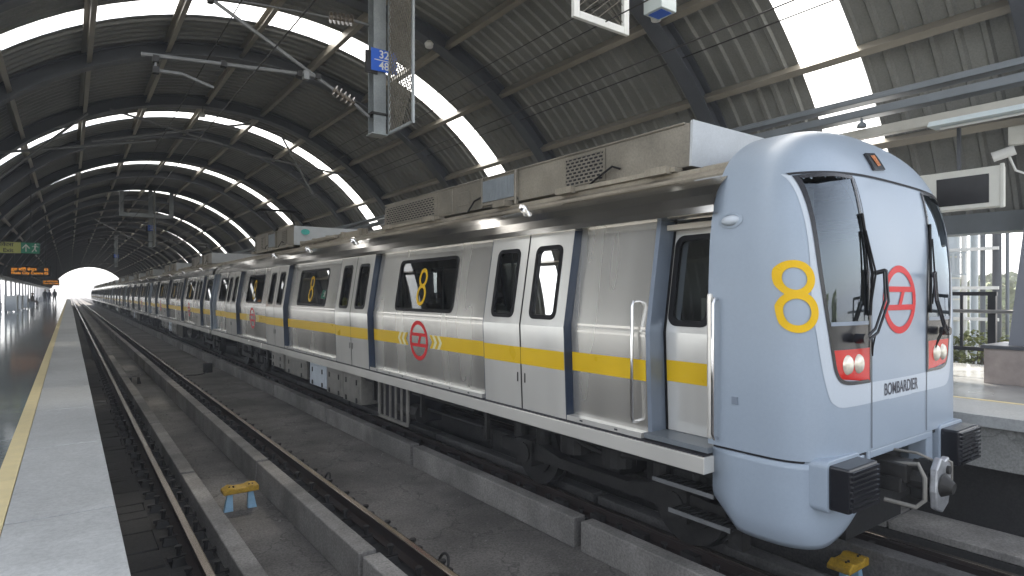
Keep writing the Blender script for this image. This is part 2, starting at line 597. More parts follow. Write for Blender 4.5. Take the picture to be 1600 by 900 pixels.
def trough(label, x0, x1, z, ys, name="cable_trough", m='concdark'):
    t = thing(name, label, "cable trough", (x0, 0, 0))
    MB((x0, 0, 0)).box(x0 + .01, x1 - .05, -6, Y1, -.388, z - .09).build("channel", 'concdark', t)
    for a, b in zip(ys, ys[1:]):
        dz = random.uniform(-.012, .012)
        w = random.uniform(-.03, .02)
        MB((x0, 0, 0)).hexa([(x0, a + .012, z - .08), (x1 + w, a + .012, z - .08), (x1 + w, b - .012, z - .08), (x0, b - .012, z - .08)],
                            [(x0, a + .012, z + dz), (x1 + w, a + .012, z - dz), (x1 + w, b - .012, z + dz), (x0, b - .012, z - dz * .5)]).build("cover_slab", m, t, bevel=.008)
    MB((x0, 0, 0)).box(x0, x1, ys[-1] + .02, Y1, z - .08, z).build("cover_slab", 'concdark', t)
    return t
ys = [2.0]
while len(ys) < 70:
    ys.append(ys[-1] + random.choice((.42, .5, .55, .62, .3)))
trough("row of dark concrete cover slabs between the near platform and the rail", .245, .78, -.2, ys)
trough("large concrete cover slabs below the far platform beside the train nose", 7.2, 7.84, .02, [-3.2, -2.0, -.8, .45, 1.7, 2.95, 4.2, 5.5, 6.8, 8.1], m='conc')

def balise(label, x, y, wide, top, leg=True, m='balise', ml='lblue'):
    t = thing("track_transponder", label, "transponder", (x, y, -.389), "transponder stands between the rails")
    o = (x, y, -.389)
    w = wide / 2
    z = -.389
    b = MB(o)
    b.prism([(x - w, top - .055), (x + w, top - .055), (x + w, top + .02), (x + w * .55, top + .035), (x + w * .3, top + .012), (x - w * .3, top + .012), (x - w * .6, top + .035), (x - w, top - .01)], 'y', y - .09, y + .13)
    h = b.build("housing", m, t, bevel=.012)
    bo = MB(o)
    for sx in (-.62, -.4, .5, .68):
        bo.tube([(x + sx * w, y - .02, top + .0), (x + sx * w, y - .02, top + .04)], .012, 8)
    bo.build("bolt", 'fast', h)
    if leg:
        for sx in (-1, 1):
            cx = x + sx * w * .58
            MB(o).hexa([(cx - .055 + sx * .02, y - .04, z), (cx + .055 + sx * .02, y - .04, z), (cx + .055 + sx * .02, y + .04, z), (cx - .055 + sx * .02, y + .04, z)],
                       [(cx - .03, y - .03, top - .056), (cx + .03, y - .03, top - .056), (cx + .03, y + .03, top - .056), (cx - .03, y + .03, top - .056)]).build("leg", ml, t)
    return t
balise("yellow transponder on two light blue legs between the near rails", 1.85, 8.72, .44, -.10)
balise("grey transponder stand with two dark legs farther along the near track", 1.68, 22.7, .36, -.12, True, 'conc', 'fast')
balise("yellow transponder box just in front of the parked train", 6.12, 2.83, .42, -.10)
rnd = random.Random(5)
mb = MB()
for k in range(420):
    y = 3 + 40 * rnd.random() ** 1.6
    x = rnd.choice((rnd.uniform(3.15, 4.55), rnd.uniform(1.5, 2.2), rnd.uniform(3.9, 4.58), rnd.uniform(.8, .95)))
    r = rnd.uniform(.006, .022)
    a = rnd.uniform(0, 3)
    mb.hexa([(x - r * cos(a), y - r * sin(a), -.392), (x + r * sin(a), y - r * cos(a), -.392), (x + r * cos(a), y + r * sin(a), -.392), (x - r * sin(a), y + r * cos(a), -.392)],
            [(x - r * .6, y - r * .4, -.39 + r), (x + r * .5, y - r * .6, -.39 + r * .8), (x + r * .5, y + r * .5, -.39 + r), (x - r * .5, y + r * .6, -.39 + r * .7)])
lt = mb.build("gravel", 'conc')
lt['kind'] = 'stuff'
t = thing("junction_box", "small black junction box with cables on the track bed beside the kerb", "junction box", (4.08, 24.4, -.39))
MB((4.08, 24.4, -.39)).box(3.94, 4.22, 24.3, 24.55, -.389, -.05).build("case", 'fast', t, bevel=.02)
MB((4.08, 24.4, -.39)).tube([(4.05, 24.3, -.3), (3.9, 24.0, -.37), (3.6, 23.8, -.375), (3.3, 23.9, -.375)], .018, 6).build("cable", 'fast', t)
for k, (y, lb) in enumerate(((5.1, "near"), (8.35, "far"))):
    mb = MB()
    P = [(2.90 + .03 * sin(a), y - .085 * cos(a), -.10 + .095 * sin(a)) for a in [pi * i / 10 for i in range(11)]]
    mb.tube([(2.88, y - .10, -.22)] + P + [(2.95, y + .10, -.22), (3.05, y + .16, -.37)], .014, 8)
    tag(mb.build("cable_loop", 'fast'), "black bonding cable loop on the rail foot, %s to the camera of the pair" % ("closer" if k == 0 else "less close"), "cable", "bonding cable loops by the rail")

# ------------------------------------------------------------------ vaulted roof
def vp(a, R, y):
    return (CX0 + R * sin(a), y, ZV + R * cos(a))
roof = thing("station_roof", "dark grey barrel vault of ribbed metal sheet over both platforms", "station roof", (CX0, 0, 0))
RO = (CX0, 0, 0)
A0 = radians(69.5)
NA = 46
sky_y = [4.4 + 9.6 * k for k in range(-1, 18)]
def in_sky(y):
    return any(s - .01 < y < s + .89 for s in sky_y)
mb = MB(RO)
k = 0
prof = []
y = Y0
while y < Y1 - .3:
    if in_sky(y + .15):
        prof.append(None)
    else:
        prof.append([(y, 0), (y + .185, 0), (y + .215, -.045), (y + .27, -.045), (y + .30, 0)] if y < 90 else [(y, 0), (y + .3, 0)])
    y = round(y + .3, 4)
for a in range(NA):
    pass
ang = [-A0 + 2 * A0 * i / NA for i in range(NA + 1)]
for pr in prof:
    if pr is None:
        continue
    I = [[mb.pt(*vp(a, RV + d, yy)) for (yy, d) in pr] for a in ang]
    for i in range(NA):
        if pr[0][0] < 8.6 and ang[i + 1] < radians(-28):
            continue                      # invented opening: unseen near-side bays left unsheeted to light the train side
        for q in range(len(pr) - 1):
            mb.f.append([I[i][q], I[i + 1][q], I[i + 1][q + 1], I[i][q + 1]])
mb.build("roof_sheeting", 'vault', roof, fixn=False)
for s in sky_y:
    if s < Y0:
        continue
    mb = MB(RO)
    mb.grid(lambda u, v, s=s: vp(-A0 + 2 * A0 * u, RV + .012, s - .02 + .94 * v), NA, 1)
    mb.build("skylight", 'skyl', roof, fixn=False)
for ry in [2.3 + 4.8 * k for k in range(0, 36)]:
    mb = MB(RO)
    for (r0, r1, w) in ((7.54, 7.57, .155), (7.57, 7.83, .03), (7.83, 7.865, .15)):
        for i in range(NA):
            a, b = ang[i], ang[i + 1]
            mb.hexa([vp(a, r0, ry - w), vp(b, r0, ry - w), vp(b, r0, ry + w), vp(a, r0, ry + w)],
                    [vp(a, r1, ry - w), vp(b, r1, ry - w), vp(b, r1, ry + w), vp(a, r1, ry + w)])
    mb.build("rib", 'rib', roof, fixn=False)
for d in (-65, -52.5, -40, -27.5, -15, -2.5, 10, 22.5, 35, 47.5, 59):
    a = radians(d)
    e = .055 / RV
    th = .008 / RV
    mb = MB(RO)
    # a cold-formed channel: web + two flanges
    def seg(a0, a1, r0, r1):
        mb.hexa([vp(a0, r0, Y0), vp(a1, r0, Y0), vp(a1, r0, Y1), vp(a0, r0, Y1)], [vp(a0, r1, Y0), vp(a1, r1, Y0), vp(a1, r1, Y1), vp(a0, r1, Y1)])
    sg = 1 if d >= 0 else -1
    seg(a - e, a - e + 2 * th, 7.66, 7.85) if sg > 0 else seg(a + e - 2 * th, a + e, 7.66, 7.85)
    seg(a - e, a + e, 7.645, 7.66)
    seg(a - e, a + e, 7.845, 7.862)
    mb.build("purlin", 'purlin', roof)
mb = MB(RO)
for i in range(NA):
    a, b = ang[i], ang[i + 1]
    mb.hexa([vp(a, 7.70, Y0 - .06), vp(b, 7.70, Y0 - .06), vp(b, 7.70, Y0 - .02), vp(a, 7.70, Y0 - .02)],
            [vp(a, 8.05, Y0 - .06), vp(b, 8.05, Y0 - .06), vp(b, 8.05, Y0 - .02), vp(a, 8.05, Y0 - .02)])
mb.build("fascia", 'rib', roof)
# springing: lintel, columns
for sx in (-1, 1):
    lx = CX0 + sx * 7.32
    mb = MB(RO)
    mb.box(min(lx, lx + sx * .42), max(lx, lx + sx * .42), Y0, Y1, 3.42, 3.72)
    mb.build("eaves_beam", 'tray', roof)
    for ry in [2.3 + 4.8 * k for k in range(0, 36)]:
        mb = MB(RO)
        xa = CX0 + sx * (7.12 if sx > 0 else 7.40)
        xb = CX0 + sx * (7.72 if sx > 0 else 7.52)
        zf = 1.75 if sx > 0 else ZP
        q = .12 if sx > 0 else .0
        lo = [(xa - sx * q, ry - .42 * (q > 0) - .16 * (q == 0), zf), (xb, ry - .42 * (q > 0) - .16 * (q == 0), zf), (xb, ry + (.56 if sx > 0 else .24), zf), (xa - sx * q, ry + (.56 if sx > 0 else .24), zf)]
        hi = [(xa + sx * .05, ry - .2, 4.1), (xb, ry - .2, 4.1), (xb, ry + (.36 if sx > 0 else .16), 4.1), (xa + sx * .05, ry + (.36 if sx > 0 else .16), 4.1)]
        mb.hexa(lo, hi)
        col = mb.build("column", 'colgrey', roof)
        if sx < 0:
            continue
        b = MB(RO)
        x0, x1 = sorted((xa - sx * .3, xb + sx * .1))
        b.box(x0, x1, ry - .62, ry + .80, ZP - .002, 1.70)
        b.build("stone_base", 'stone', col, bevel=.01)
        b = MB(RO)
        b.box(x0 - .03, x1 + .03, ry - .65, ry + .83, 1.70, 1.75)
        b.build("base_cap", 'rib', col, bevel=.006)

# platform railings (both sides)
def railing(x, label):
    t = thing("railing", label, "railing", (x, 0, ZP))
    o = (x, 0, ZP)
    for k in range(-1, 35):
        a, b = 2.3 + 4.8 * k + .84, 2.3 + 4.8 * (k + 1) - .66
        if b > 110:
            break
        mb = MB(o)
        mb.box(x - .03, x + .03, a, b, 2.46, 2.52)
        mb.box(x - .03, x + .03, a, b, 1.60, 1.66)
        n = 9
        for i in range(n):
            yy = a + .06 + (b - a - .12) * i / (n - 1)
            w = .05 if i in (0, 4, n - 1) else .02
            mb.box(x - w * .8, x + w * .8, yy - w, yy + w, ZP if w > .03 else 1.66, 2.46)
        p = mb.build("railing_panel", 'railing', t)
        MB(o).tube([(x - .12, a - .5, 2.22), (x - .12, b + .5, 2.22)], .028, 8).build("grab_rail", 'pipe', t)
    return t
railing(11.45, "black platform railing with steel grab rail behind the train nose")

# back wall of the far platform
M['brownwall'] = mat("warm brown wall cladding", (.30, .20, .12), .55, 0, .12, 1.5)
t = thing("back_wall", "brown clad back wall of the far platform, seen through the carriage windows", "wall", (11.75, 0, ZP))
for k in range(1, 35):
    a, b = 2.3 + 4.8 * k + .26, 2.3 + 4.8 * (k + 1) - .44
    if k % 3 == 1:
        b = (a + b) / 2
    MB((11.75, 0, ZP)).box(11.68, 11.80, a, b, ZP, 3.40).build("wall_panel", 'brownwall', t)

# left side: low parapet between the columns
t = thing("parapet_wall", "pale panelled parapet along the back of the near platform", "parapet", (-3.75, 0, ZP))
for k in range(8, 35, 2):
    a, b = 2.3 + 4.8 * k + .36, 2.3 + 4.8 * (k + 1) - .36
    MB((-3.75, 0, ZP)).box(-3.80, -3.76, a, (a + b) / 2 - .05, ZP + .05, 1.85).build("panel", 'offwhite', t, bevel=.01)
    MB((-3.75, 0, ZP)).box(-3.80, -3.76, (a + b) / 2 + .05, b, ZP + .05, 1.85).build("panel", 'offwhite', t, bevel=.01)

# ------------------------------------------------------------------ train
XC = 5.9
YB, YF, NN, ZC = 3.15, 2.28, 3.2, 2.1
HW = 1.52                                 # half width of the nose
NC_ = 5.93                                # its middle
SEC = [(1.52, 0), (1.51, .6), (1.475, 1.0), (1.385, 1.3), (1.21, 1.57), (.9, 1.77), (.5, 1.88), (0, 1.92)]
# smooth the section with a spline-like resample
def sec_pts(n=28):
    P = [(-SEC[1][0], -SEC[1][1])] + SEC + [(-SEC[-2][0], SEC[-2][1])]
    out = []
    for i in range(1, len(P) - 2):
        p0, p1, p2, p3 = P[i - 1], P[i], P[i + 1], P[i + 2]
        if i == 1:
            p0 = (1.52, -.6)
        for k in range(4):
            t = k / 4
            q = []
            for c in (0, 1):
                q.append(.5 * (2 * p1[c] + (p2[c] - p0[c]) * t + (2 * p0[c] - 5 * p1[c] + 4 * p2[c] - p3[c]) * t * t + (3 * p1[c] - p0[c] - 3 * p2[c] + p3[c]) * t ** 3))
            out.append(tuple(q))
    out.append(SEC[-1])
    return out
SP = sec_pts()
SANG = [atan2(b, a) for a, b in SP]
SRAD = [hypot(a, b) for a, b in SP]
def interp(a):
    if a <= SANG[0]:
        return SRAD[0]
    for i in range(len(SANG) - 1):
        if a <= SANG[i + 1]:
            t = (a - SANG[i]) / max(1e-9, SANG[i + 1] - SANG[i])
            return SRAD[i] * (1 - t) + SRAD[i + 1] * t
    return SRAD[-1]
def gauge(x, z):
    dx, dz = abs(x - NC_), z - ZC
    if dz <= 0:
        return dx / HW
    return hypot(dx, dz) / interp(atan2(dz, dx))
def NY(x, z):
    return nose_y(min(1.0, gauge(x, z)), abs(x - NC_), z - ZC)
def nose_y(k, dx, dz):
    # flatter across, rounder towards the roof
    c2 = 1.0 if dz <= 0 else dx * dx / (dx * dx + dz * dz + 1e-9)
    n = 3.2 + 3.0 * c2
    return YB - (YB - YF) * (1 - k ** n) ** (1 / n)

def lean(z):
    return .04 * (2.13 - z) if z < 2.13 else .16 * (z - 2.13)
def sx(z, o):
    """x of the left side (local, negative) at height z, o metres inside the door plane"""
    return -(1.6 - o - lean(z))

def wall(mb, y0, y1, z0, z1, o, hole=None, sg=1, edge=.1):
    zs = sorted({z0, 2.13, z1} | ({hole[2], hole[3]} if hole else set()))
    zs = [z for z in zs if z0 <= z <= z1]
    ys = sorted({y0, y1} | ({hole[0], hole[1]} if hole else set()))
    for a, b in zip(ys, ys[1:]):
        for c, d in zip(zs, zs[1:]):
            if hole and hole[0] - 1e-6 <= a and b <= hole[1] + 1e-6 and hole[2] - 1e-6 <= c and d <= hole[3] + 1e-6:
                continue
            mb.face([(sg * sx(c, o), a, c), (sg * sx(c, o), b, c), (sg * sx(d, o), b, d), (sg * sx(d, o), a, d)])
    if edge:
        for yy in (y0, y1):
            for c, d in zip(zs, zs[1:]):
                mb.face([(sg * sx(c, o), yy, c), (sg * sx(d, o), yy, d), (sg * sx(d, o + edge), yy, d), (sg * sx(c, o + edge), yy, c)])
        for zz in (z0, z1):
            mb.face([(sg * sx(zz, o), y0, zz), (sg * sx(zz, o), y1, zz), (sg * sx(zz, o + edge), y1, zz), (sg * sx(zz, o + edge), y0, zz)])
    return mb

def ring_panel(mb, outer, inner, o0, o1, sg=1):
    """frame ring standing o0 (outside face) over the side, returning to o1"""
    n = len(outer)
    def P(p, o):
        return (sg * sx(p[1], o), p[0], p[1])
    for i in range(n):
        k = (i + 1) % n
        mb.face([P(outer[i], o0), P(outer[k], o0), P(inner[k], o0), P(inner[i], o0)])
        mb.face([P(outer[i], o0), P(outer[i], o1), P(outer[k], o1), P(outer[k], o0)])
        mb.face([P(inner[i], o0), P(inner[k], o0), P(inner[k], o1), P(inner[i], o1)])
    return mb

def window(parent, y0, y1, z0, z1, o, sg=1, w=.046, r=.11, name="window", m='black'):
    mb = MB()
    ring_panel(mb, rrect(y0, y1, z0, z1, r), rrect(y0 + w, y1 - w, z0 + w, z1 - w, r - w * .7), o - .008, o + .03, sg)
    fr = mb.build(name, m, parent, smooth=False)
    pm = MB()
    P = rrect(y0 + w * .8, y1 - w * .8, z0 + w * .8, z1 - w * .8, r - w * .6)
    pm.face([(sg * sx(p[1], o + .018), p[0], p[1]) for p in P])
    pm.build("pane", 'glass', fr)
    return fr

def digit8(mb, fn, h, w=None, s=1.0):
    """8 as two stacked rings; fn(u, v, lift)"""
    w = w or h * .5
    n = 40
    for (cv, ru, rv, lift) in ((.25 * h, w * .5, .27 * h, 0), (-.23 * h, w * .56, .30 * h, .0015)):
        t = w * .21 * s
        for i in range(n):
            a, b = 2 * pi * i / n, 2 * pi * (i + 1) / n
            q = []
            for (an, k) in ((a, 1), (b, 1), (b, 0), (a, 0)):
                q.append(fn((ru - (0 if k else t)) * cos(an), cv + (rv - (0 if k else t)) * sin(an), lift))
            mb.face(q)
    return mb

def emblem(mb, fn, ru, rv):
    n = 48
    t = .20
    for i in range(n):
        a, b = 2 * pi * i / n, 2 * pi * (i + 1) / n
        mb.face([fn(ru * cos(a), rv * sin(a), 0), fn(ru * cos(b), rv * sin(b), 0), fn(ru * (1 - t) * cos(b), rv * (1 - t) * sin(b), 0), fn(ru * (1 - t) * cos(a), rv * (1 - t) * sin(a), 0)])
    for c in (.30, -.23):
        v0, v1 = c - .08, c + .08
        w0, w1 = sqrt(1 - v0 * v0) * .86, sqrt(1 - v1 * v1) * .86
        N = 8
        for i in range(N):
            f0, f1 = -1 + 2 * i / N, -1 + 2 * (i + 1) / N
            mb.face([fn(ru * w0 * f0, rv * v0, .0015), fn(ru * w0 * f1, rv * v0, .0015), fn(ru * w1 * f1, rv * v1, .0015), fn(ru * w1 * f0, rv * v1, .0015)])
    mb.face([fn(ru * -.10, rv * -.15, .001), fn(ru * .10, rv * -.15, .001), fn(ru * .30, rv * .23, .001), fn(ru * .10, rv * .23, .001)])
    return mb

EAVE = [(1.50, 3.19), (1.495, 3.25), (1.46, 3.35), (1.39, 3.44), (1.29, 3.52), (1.17, 3.58)]
UPPER = [(1.15, 3.585), (1.13, 3.60), (1.0, 3.68), (.8, 3.76), (.5, 3.83), (0, 3.87)]

def door_leaf(car, y0, y1, near_edge, far_edge, sg=1):
    """an outside-hung sliding leaf; y0 is the end nearer the cab"""
    ww = .24
    yc = (y0 + y1) / 2
    wy0, wy1, wz0, wz1 = yc - ww, yc + ww, 2.205, 3.045
    mb = MB()
    wall(mb, y0, y1, 1.13, 3.19, 0, (wy0 + .04, wy1 - .04, wz0 + .04, wz1 - .04), sg, edge=.085)
    lf = mb.build("door", 'steel2', car)
    window(lf, wy0, wy1, wz0, wz1, 0, sg, .05, .09, "window_seal")
    s = MB()
    s.face([(sg * sx(1.665, -.003), y0 + .004, 1.665), (sg * sx(1.665, -.003), y1 - .004, 1.665), (sg * sx(1.865, -.003), y1 - .004, 1.865), (sg * sx(1.865, -.003), y0 + .004, 1.865)])
    s.build("stripe", 'yellow', lf)
    e = MB()
    yy = y0 - .012 if near_edge else (y1 + .012)
    if near_edge or far_edge:
        for c, d in ((1.12, 2.13), (2.13, 3.185)):
            e.hexa([(sg * sx(c, .0), min(yy, y0 if near_edge else y1), c), (sg * sx(c, .0), max(yy, y0 if near_edge else y1), c), (sg * sx(c, .14), max(yy, y0 if near_edge else y1), c), (sg * sx(c, .14), min(yy, y0 if near_edge else y1), c)],
                   [(sg * sx(d, .0), min(yy, y0 if near_edge else y1), d), (sg * sx(d, .0), max(yy, y0 if near_edge else y1), d), (sg * sx(d, .14), max(yy, y0 if near_edge else y1), d), (sg * sx(d, .14), min(yy, y0 if near_edge else y1), d)])
        e.build("edge_strip", 'navy', lf)
    ys = y1 if near_edge else y0
    q = MB()
    for c, d in ((1.13, 2.13), (2.13, 3.185)):
        q.face([(sg * sx(c, -.002), ys - .012, c), (sg * sx(c, -.002), ys + .012, c), (sg * sx(d, -.002), ys + .012, d), (sg * sx(d, -.002), ys - .012, d)])
    # small key slot and top tell-tale
    kx = ys - .07 if near_edge else ys + .07
    q.box(sg * sx(1.5, -.004) - .003, sg * sx(1.5, -.004) + .003, kx - .008, kx + .008, 1.45, 1.56)
    q.build("rubber_seal", 'black', lf)
    # scuffed kick line
    return lf

def chevrons(mb, yc, gap, dirn, sg, lift=.004, pale=False):
    z0, z1, zm = 1.665, 1.865, 1.765
    for k in (0, 1):
        y = yc + dirn * (gap + (.075 if pale else 0) + .15 * k)
        w, t = .072, .075
        for (za, zb) in ((z0, zm), (zm, z1)):
            ya, yb = (y - dirn * t if za == z0 else y), (y if zb == zm else y - dirn * t)
            mb.face([(sg * sx(za, -lift), ya, za), (sg * sx(za, -lift), ya + dirn * w, za), (sg * sx(zb, -lift), yb + dirn * w, zb), (sg * sx(zb, -lift), yb, zb)])
    return mb

def bogie(car, y, nearw=True):
    b = MB()
    for s in (-1, 1):
        x = s * 1.02
        b.prism([(y - 1.75, .38), (y + 1.75, .38), (y + 1.75, .55), (y + 1.0, .6), (y + .55, .5), (y - .55, .5), (y - 1.0, .6), (y - 1.75, .55)], 'x', x - .09 if s < 0 else x - .05, x + .05 if s < 0 else x + .09)
        for dy in (-1.2, 1.2):
            b.box(x - .14, x + .14, y + dy - .16, y + dy + .16, .30, .62)
            b.tube([(x, y + dy + .24, .6), (x, y + dy + .24, .92)], .10, 10)
            b.tube([(x, y + dy - .24, .6), (x, y + dy - .24, .92)], .10, 10)
            b.tube([(x - .16 * 1 if s < 0 else x, y + dy, .45), (x if s < 0 else x + .16, y + dy, .45)], .13, 12)
        b.tube([(x, y - .35, .62), (x, y - .35, 1.0)], .19, 14)
        b.tube([(x, y + .35, .62), (x, y + .35, 1.0)], .19, 14)
        b.tube([(x * 1.1, y - .9, .82), (x * 1.1, y - .2, .72), (x * 1.1, y + .7, .86)], .03, 6)
        b.box(x - .06, x + .06, y - 1.9, y - 1.75, .2, .5)
    b.box(-.9, .9, y - .25, y + .25, .45, .8)
    for dy in (-1.2, 1.2):
        b.tube([(-1.0, y + dy, .45), (1.0, y + dy, .45)], .08, 8)
        b.box(-.7, .7, y + dy * .55 - .2, y + dy * .55 + .2, .32, .7)
    bo = b.build("bogie", 'under2', car)
    for s in (-1, 1):
        for dy in (-1.2, 1.2):
            w = MB()
            x = s * .87
            w.tube([(x - .065, y + dy, .45), (x + .035 * s, y + dy, .45), (x + .065, y + dy, .45)], [.44, .44, .44], 28)
            w.tube([(x + s * .066, y + dy, .45), (x + s * .085, y + dy, .45)], .30, 24)
            w.tube([(x - s * .085, y + dy, .45), (x - s * .06, y + dy, .45)], .475, 28)
            w.build("wheel", 'under2', bo)
    return bo

def cooler(car, ya, yb, z0, z1, white_end=True):
    """roof air conditioner: casing, three mesh or finned openings, front fairing"""
    L = yb - ya
    mb = MB()
    w = 1.0
    pr = [(ya, z0), (yb, z0), (yb, z0 + .25), (yb - .15, z1), (ya, z1)]
    mb.prism(pr, 'x', -w, w)
    mb.box(-w - .02, w + .02, ya + .05, yb - .05, z1 - .012, z1 + .012)
    ac = mb.build("air_conditioner", 'acbox', car, bevel=.01)
    if white_end:
        f = MB()
        f.prism([(ya - .004, z0), (ya - .02, z1 + .014), (ya - .05, z1 + .014), (ya - .03, z0)], 'x', -w - .01, w + .01)
        f.build("end_fairing", 'acwhite', ac)
    def mesh(y0, y1, a, b):
        g = MB()
        x = -w - .012
        g.face([(x + .006, y0, a), (x + .006, y1, a), (x + .006, y1, b), (x + .006, y0, b)])
        bk = g.build("grille_backing", 'seam', ac)
        g = MB()
        n, rows = max(8, int((y1 - y0) / .11)), 8
        hh = (b - a) / rows
        ww = (y1 - y0) / n
        for r in range(rows):
            g.box(x - .004, x + .004, y0, y1, a + r * hh - .008, a + r * hh + .008)
            for k in range(n + 1):
                yy = y0 + (k + (.5 if r % 2 else 0)) * ww
                if yy <= y1 + .01:
                    g.box(x - .003, x + .003, yy - .011, yy + .011, a + r * hh + .008, a + (r + 1) * hh - .008)
        g.box(x - .006, x + .006, y0 - .03, y1 + .03, b - .012, b + .02)
        g.box(x - .006, x + .006, y0 - .03, y0, a - .012, b - .012)
        g.box(x - .006, x + .006, y1, y1 + .03, a - .012, b - .012)
        g.build("grille", 'acbox', ac)
    mesh(ya + .165 * L, ya + .255 * L, z0 + .05, z1 - .05)
    mesh(yb - .30 * L, yb - .12, z0 + .06, z1 - .06)
    c = MB()
    y0, y1 = ya + .40 * L, ya + .40 * L + .78
    for k in range(22):
        yy = y0 + (y1 - y0) * k / 21
        c.box(-w - .026, -w - .004, yy - .009, yy + .009, z0 + .08, z1 - .05)
    c.box(-w - .012, -w - .002, y0, y1, z0 + .08, z1 - .05)
    c.build("finned_coil", 'grille', ac)
    c = MB()
    c.box(-w - .05, -w - .001, y0 - .05, y0 - .01, z0 - .04, z1)
    c.box(-w - .04, -w - .001, y1 + .01, y1 + .04, z0, z1)
    c.box(-w - .04, -w - .001, y0 - .05, y1 + .04, z0 + .02, z0 + .06)
    c.box(-w - .012, -w - .001, y1 + .4, y1 + .72, z0 + .1, z1 - .12)
    c.box(-w - .012, -w - .001, y1 + .9, y1 + 1.5, z0 + .04, z1 - .03)
    c.build("hatch", 'acbox', ac, bevel=.006)
    c = MB()
    c.tube([(-w - .03, ya + .9, z0 + .12), (-w - .05, ya + 1.0, z0 + .16), (-w - .05, ya + 1.15, z0 + .1), (-w - .06, ya + 1.3, z0 + .03), (-w - .02, ya + 1.45, z0 - .02)], .012, 6)
    c.tube([(-w - .03, y1 + .05, z0 + .16), (-w - .05, y1 + .2, z0 + .12), (-w - .04, y1 + .4, z0 - .02)], .014, 6)
    c.build("cable", 'black', ac)
    c = MB()
    for yy in (ya + .3, ya + 1.7, y0 + .2, yb - 2.0, yb - .4):
        c.box(-w - .16, -w + .05, yy - .14, yy + .14, z0 - .06, z0 + .015)
    c.box(-w - .10, -w + .02, ya + .1, ya + 1.6, z0 - .045, z0 + .002)
    c.box(-w - .10, -w + .02, yb - 2.3, yb - .1, z0 - .045, z0 + .002)
    build_each(c, "mounting_foot", 'roofdull', ac)
    return ac

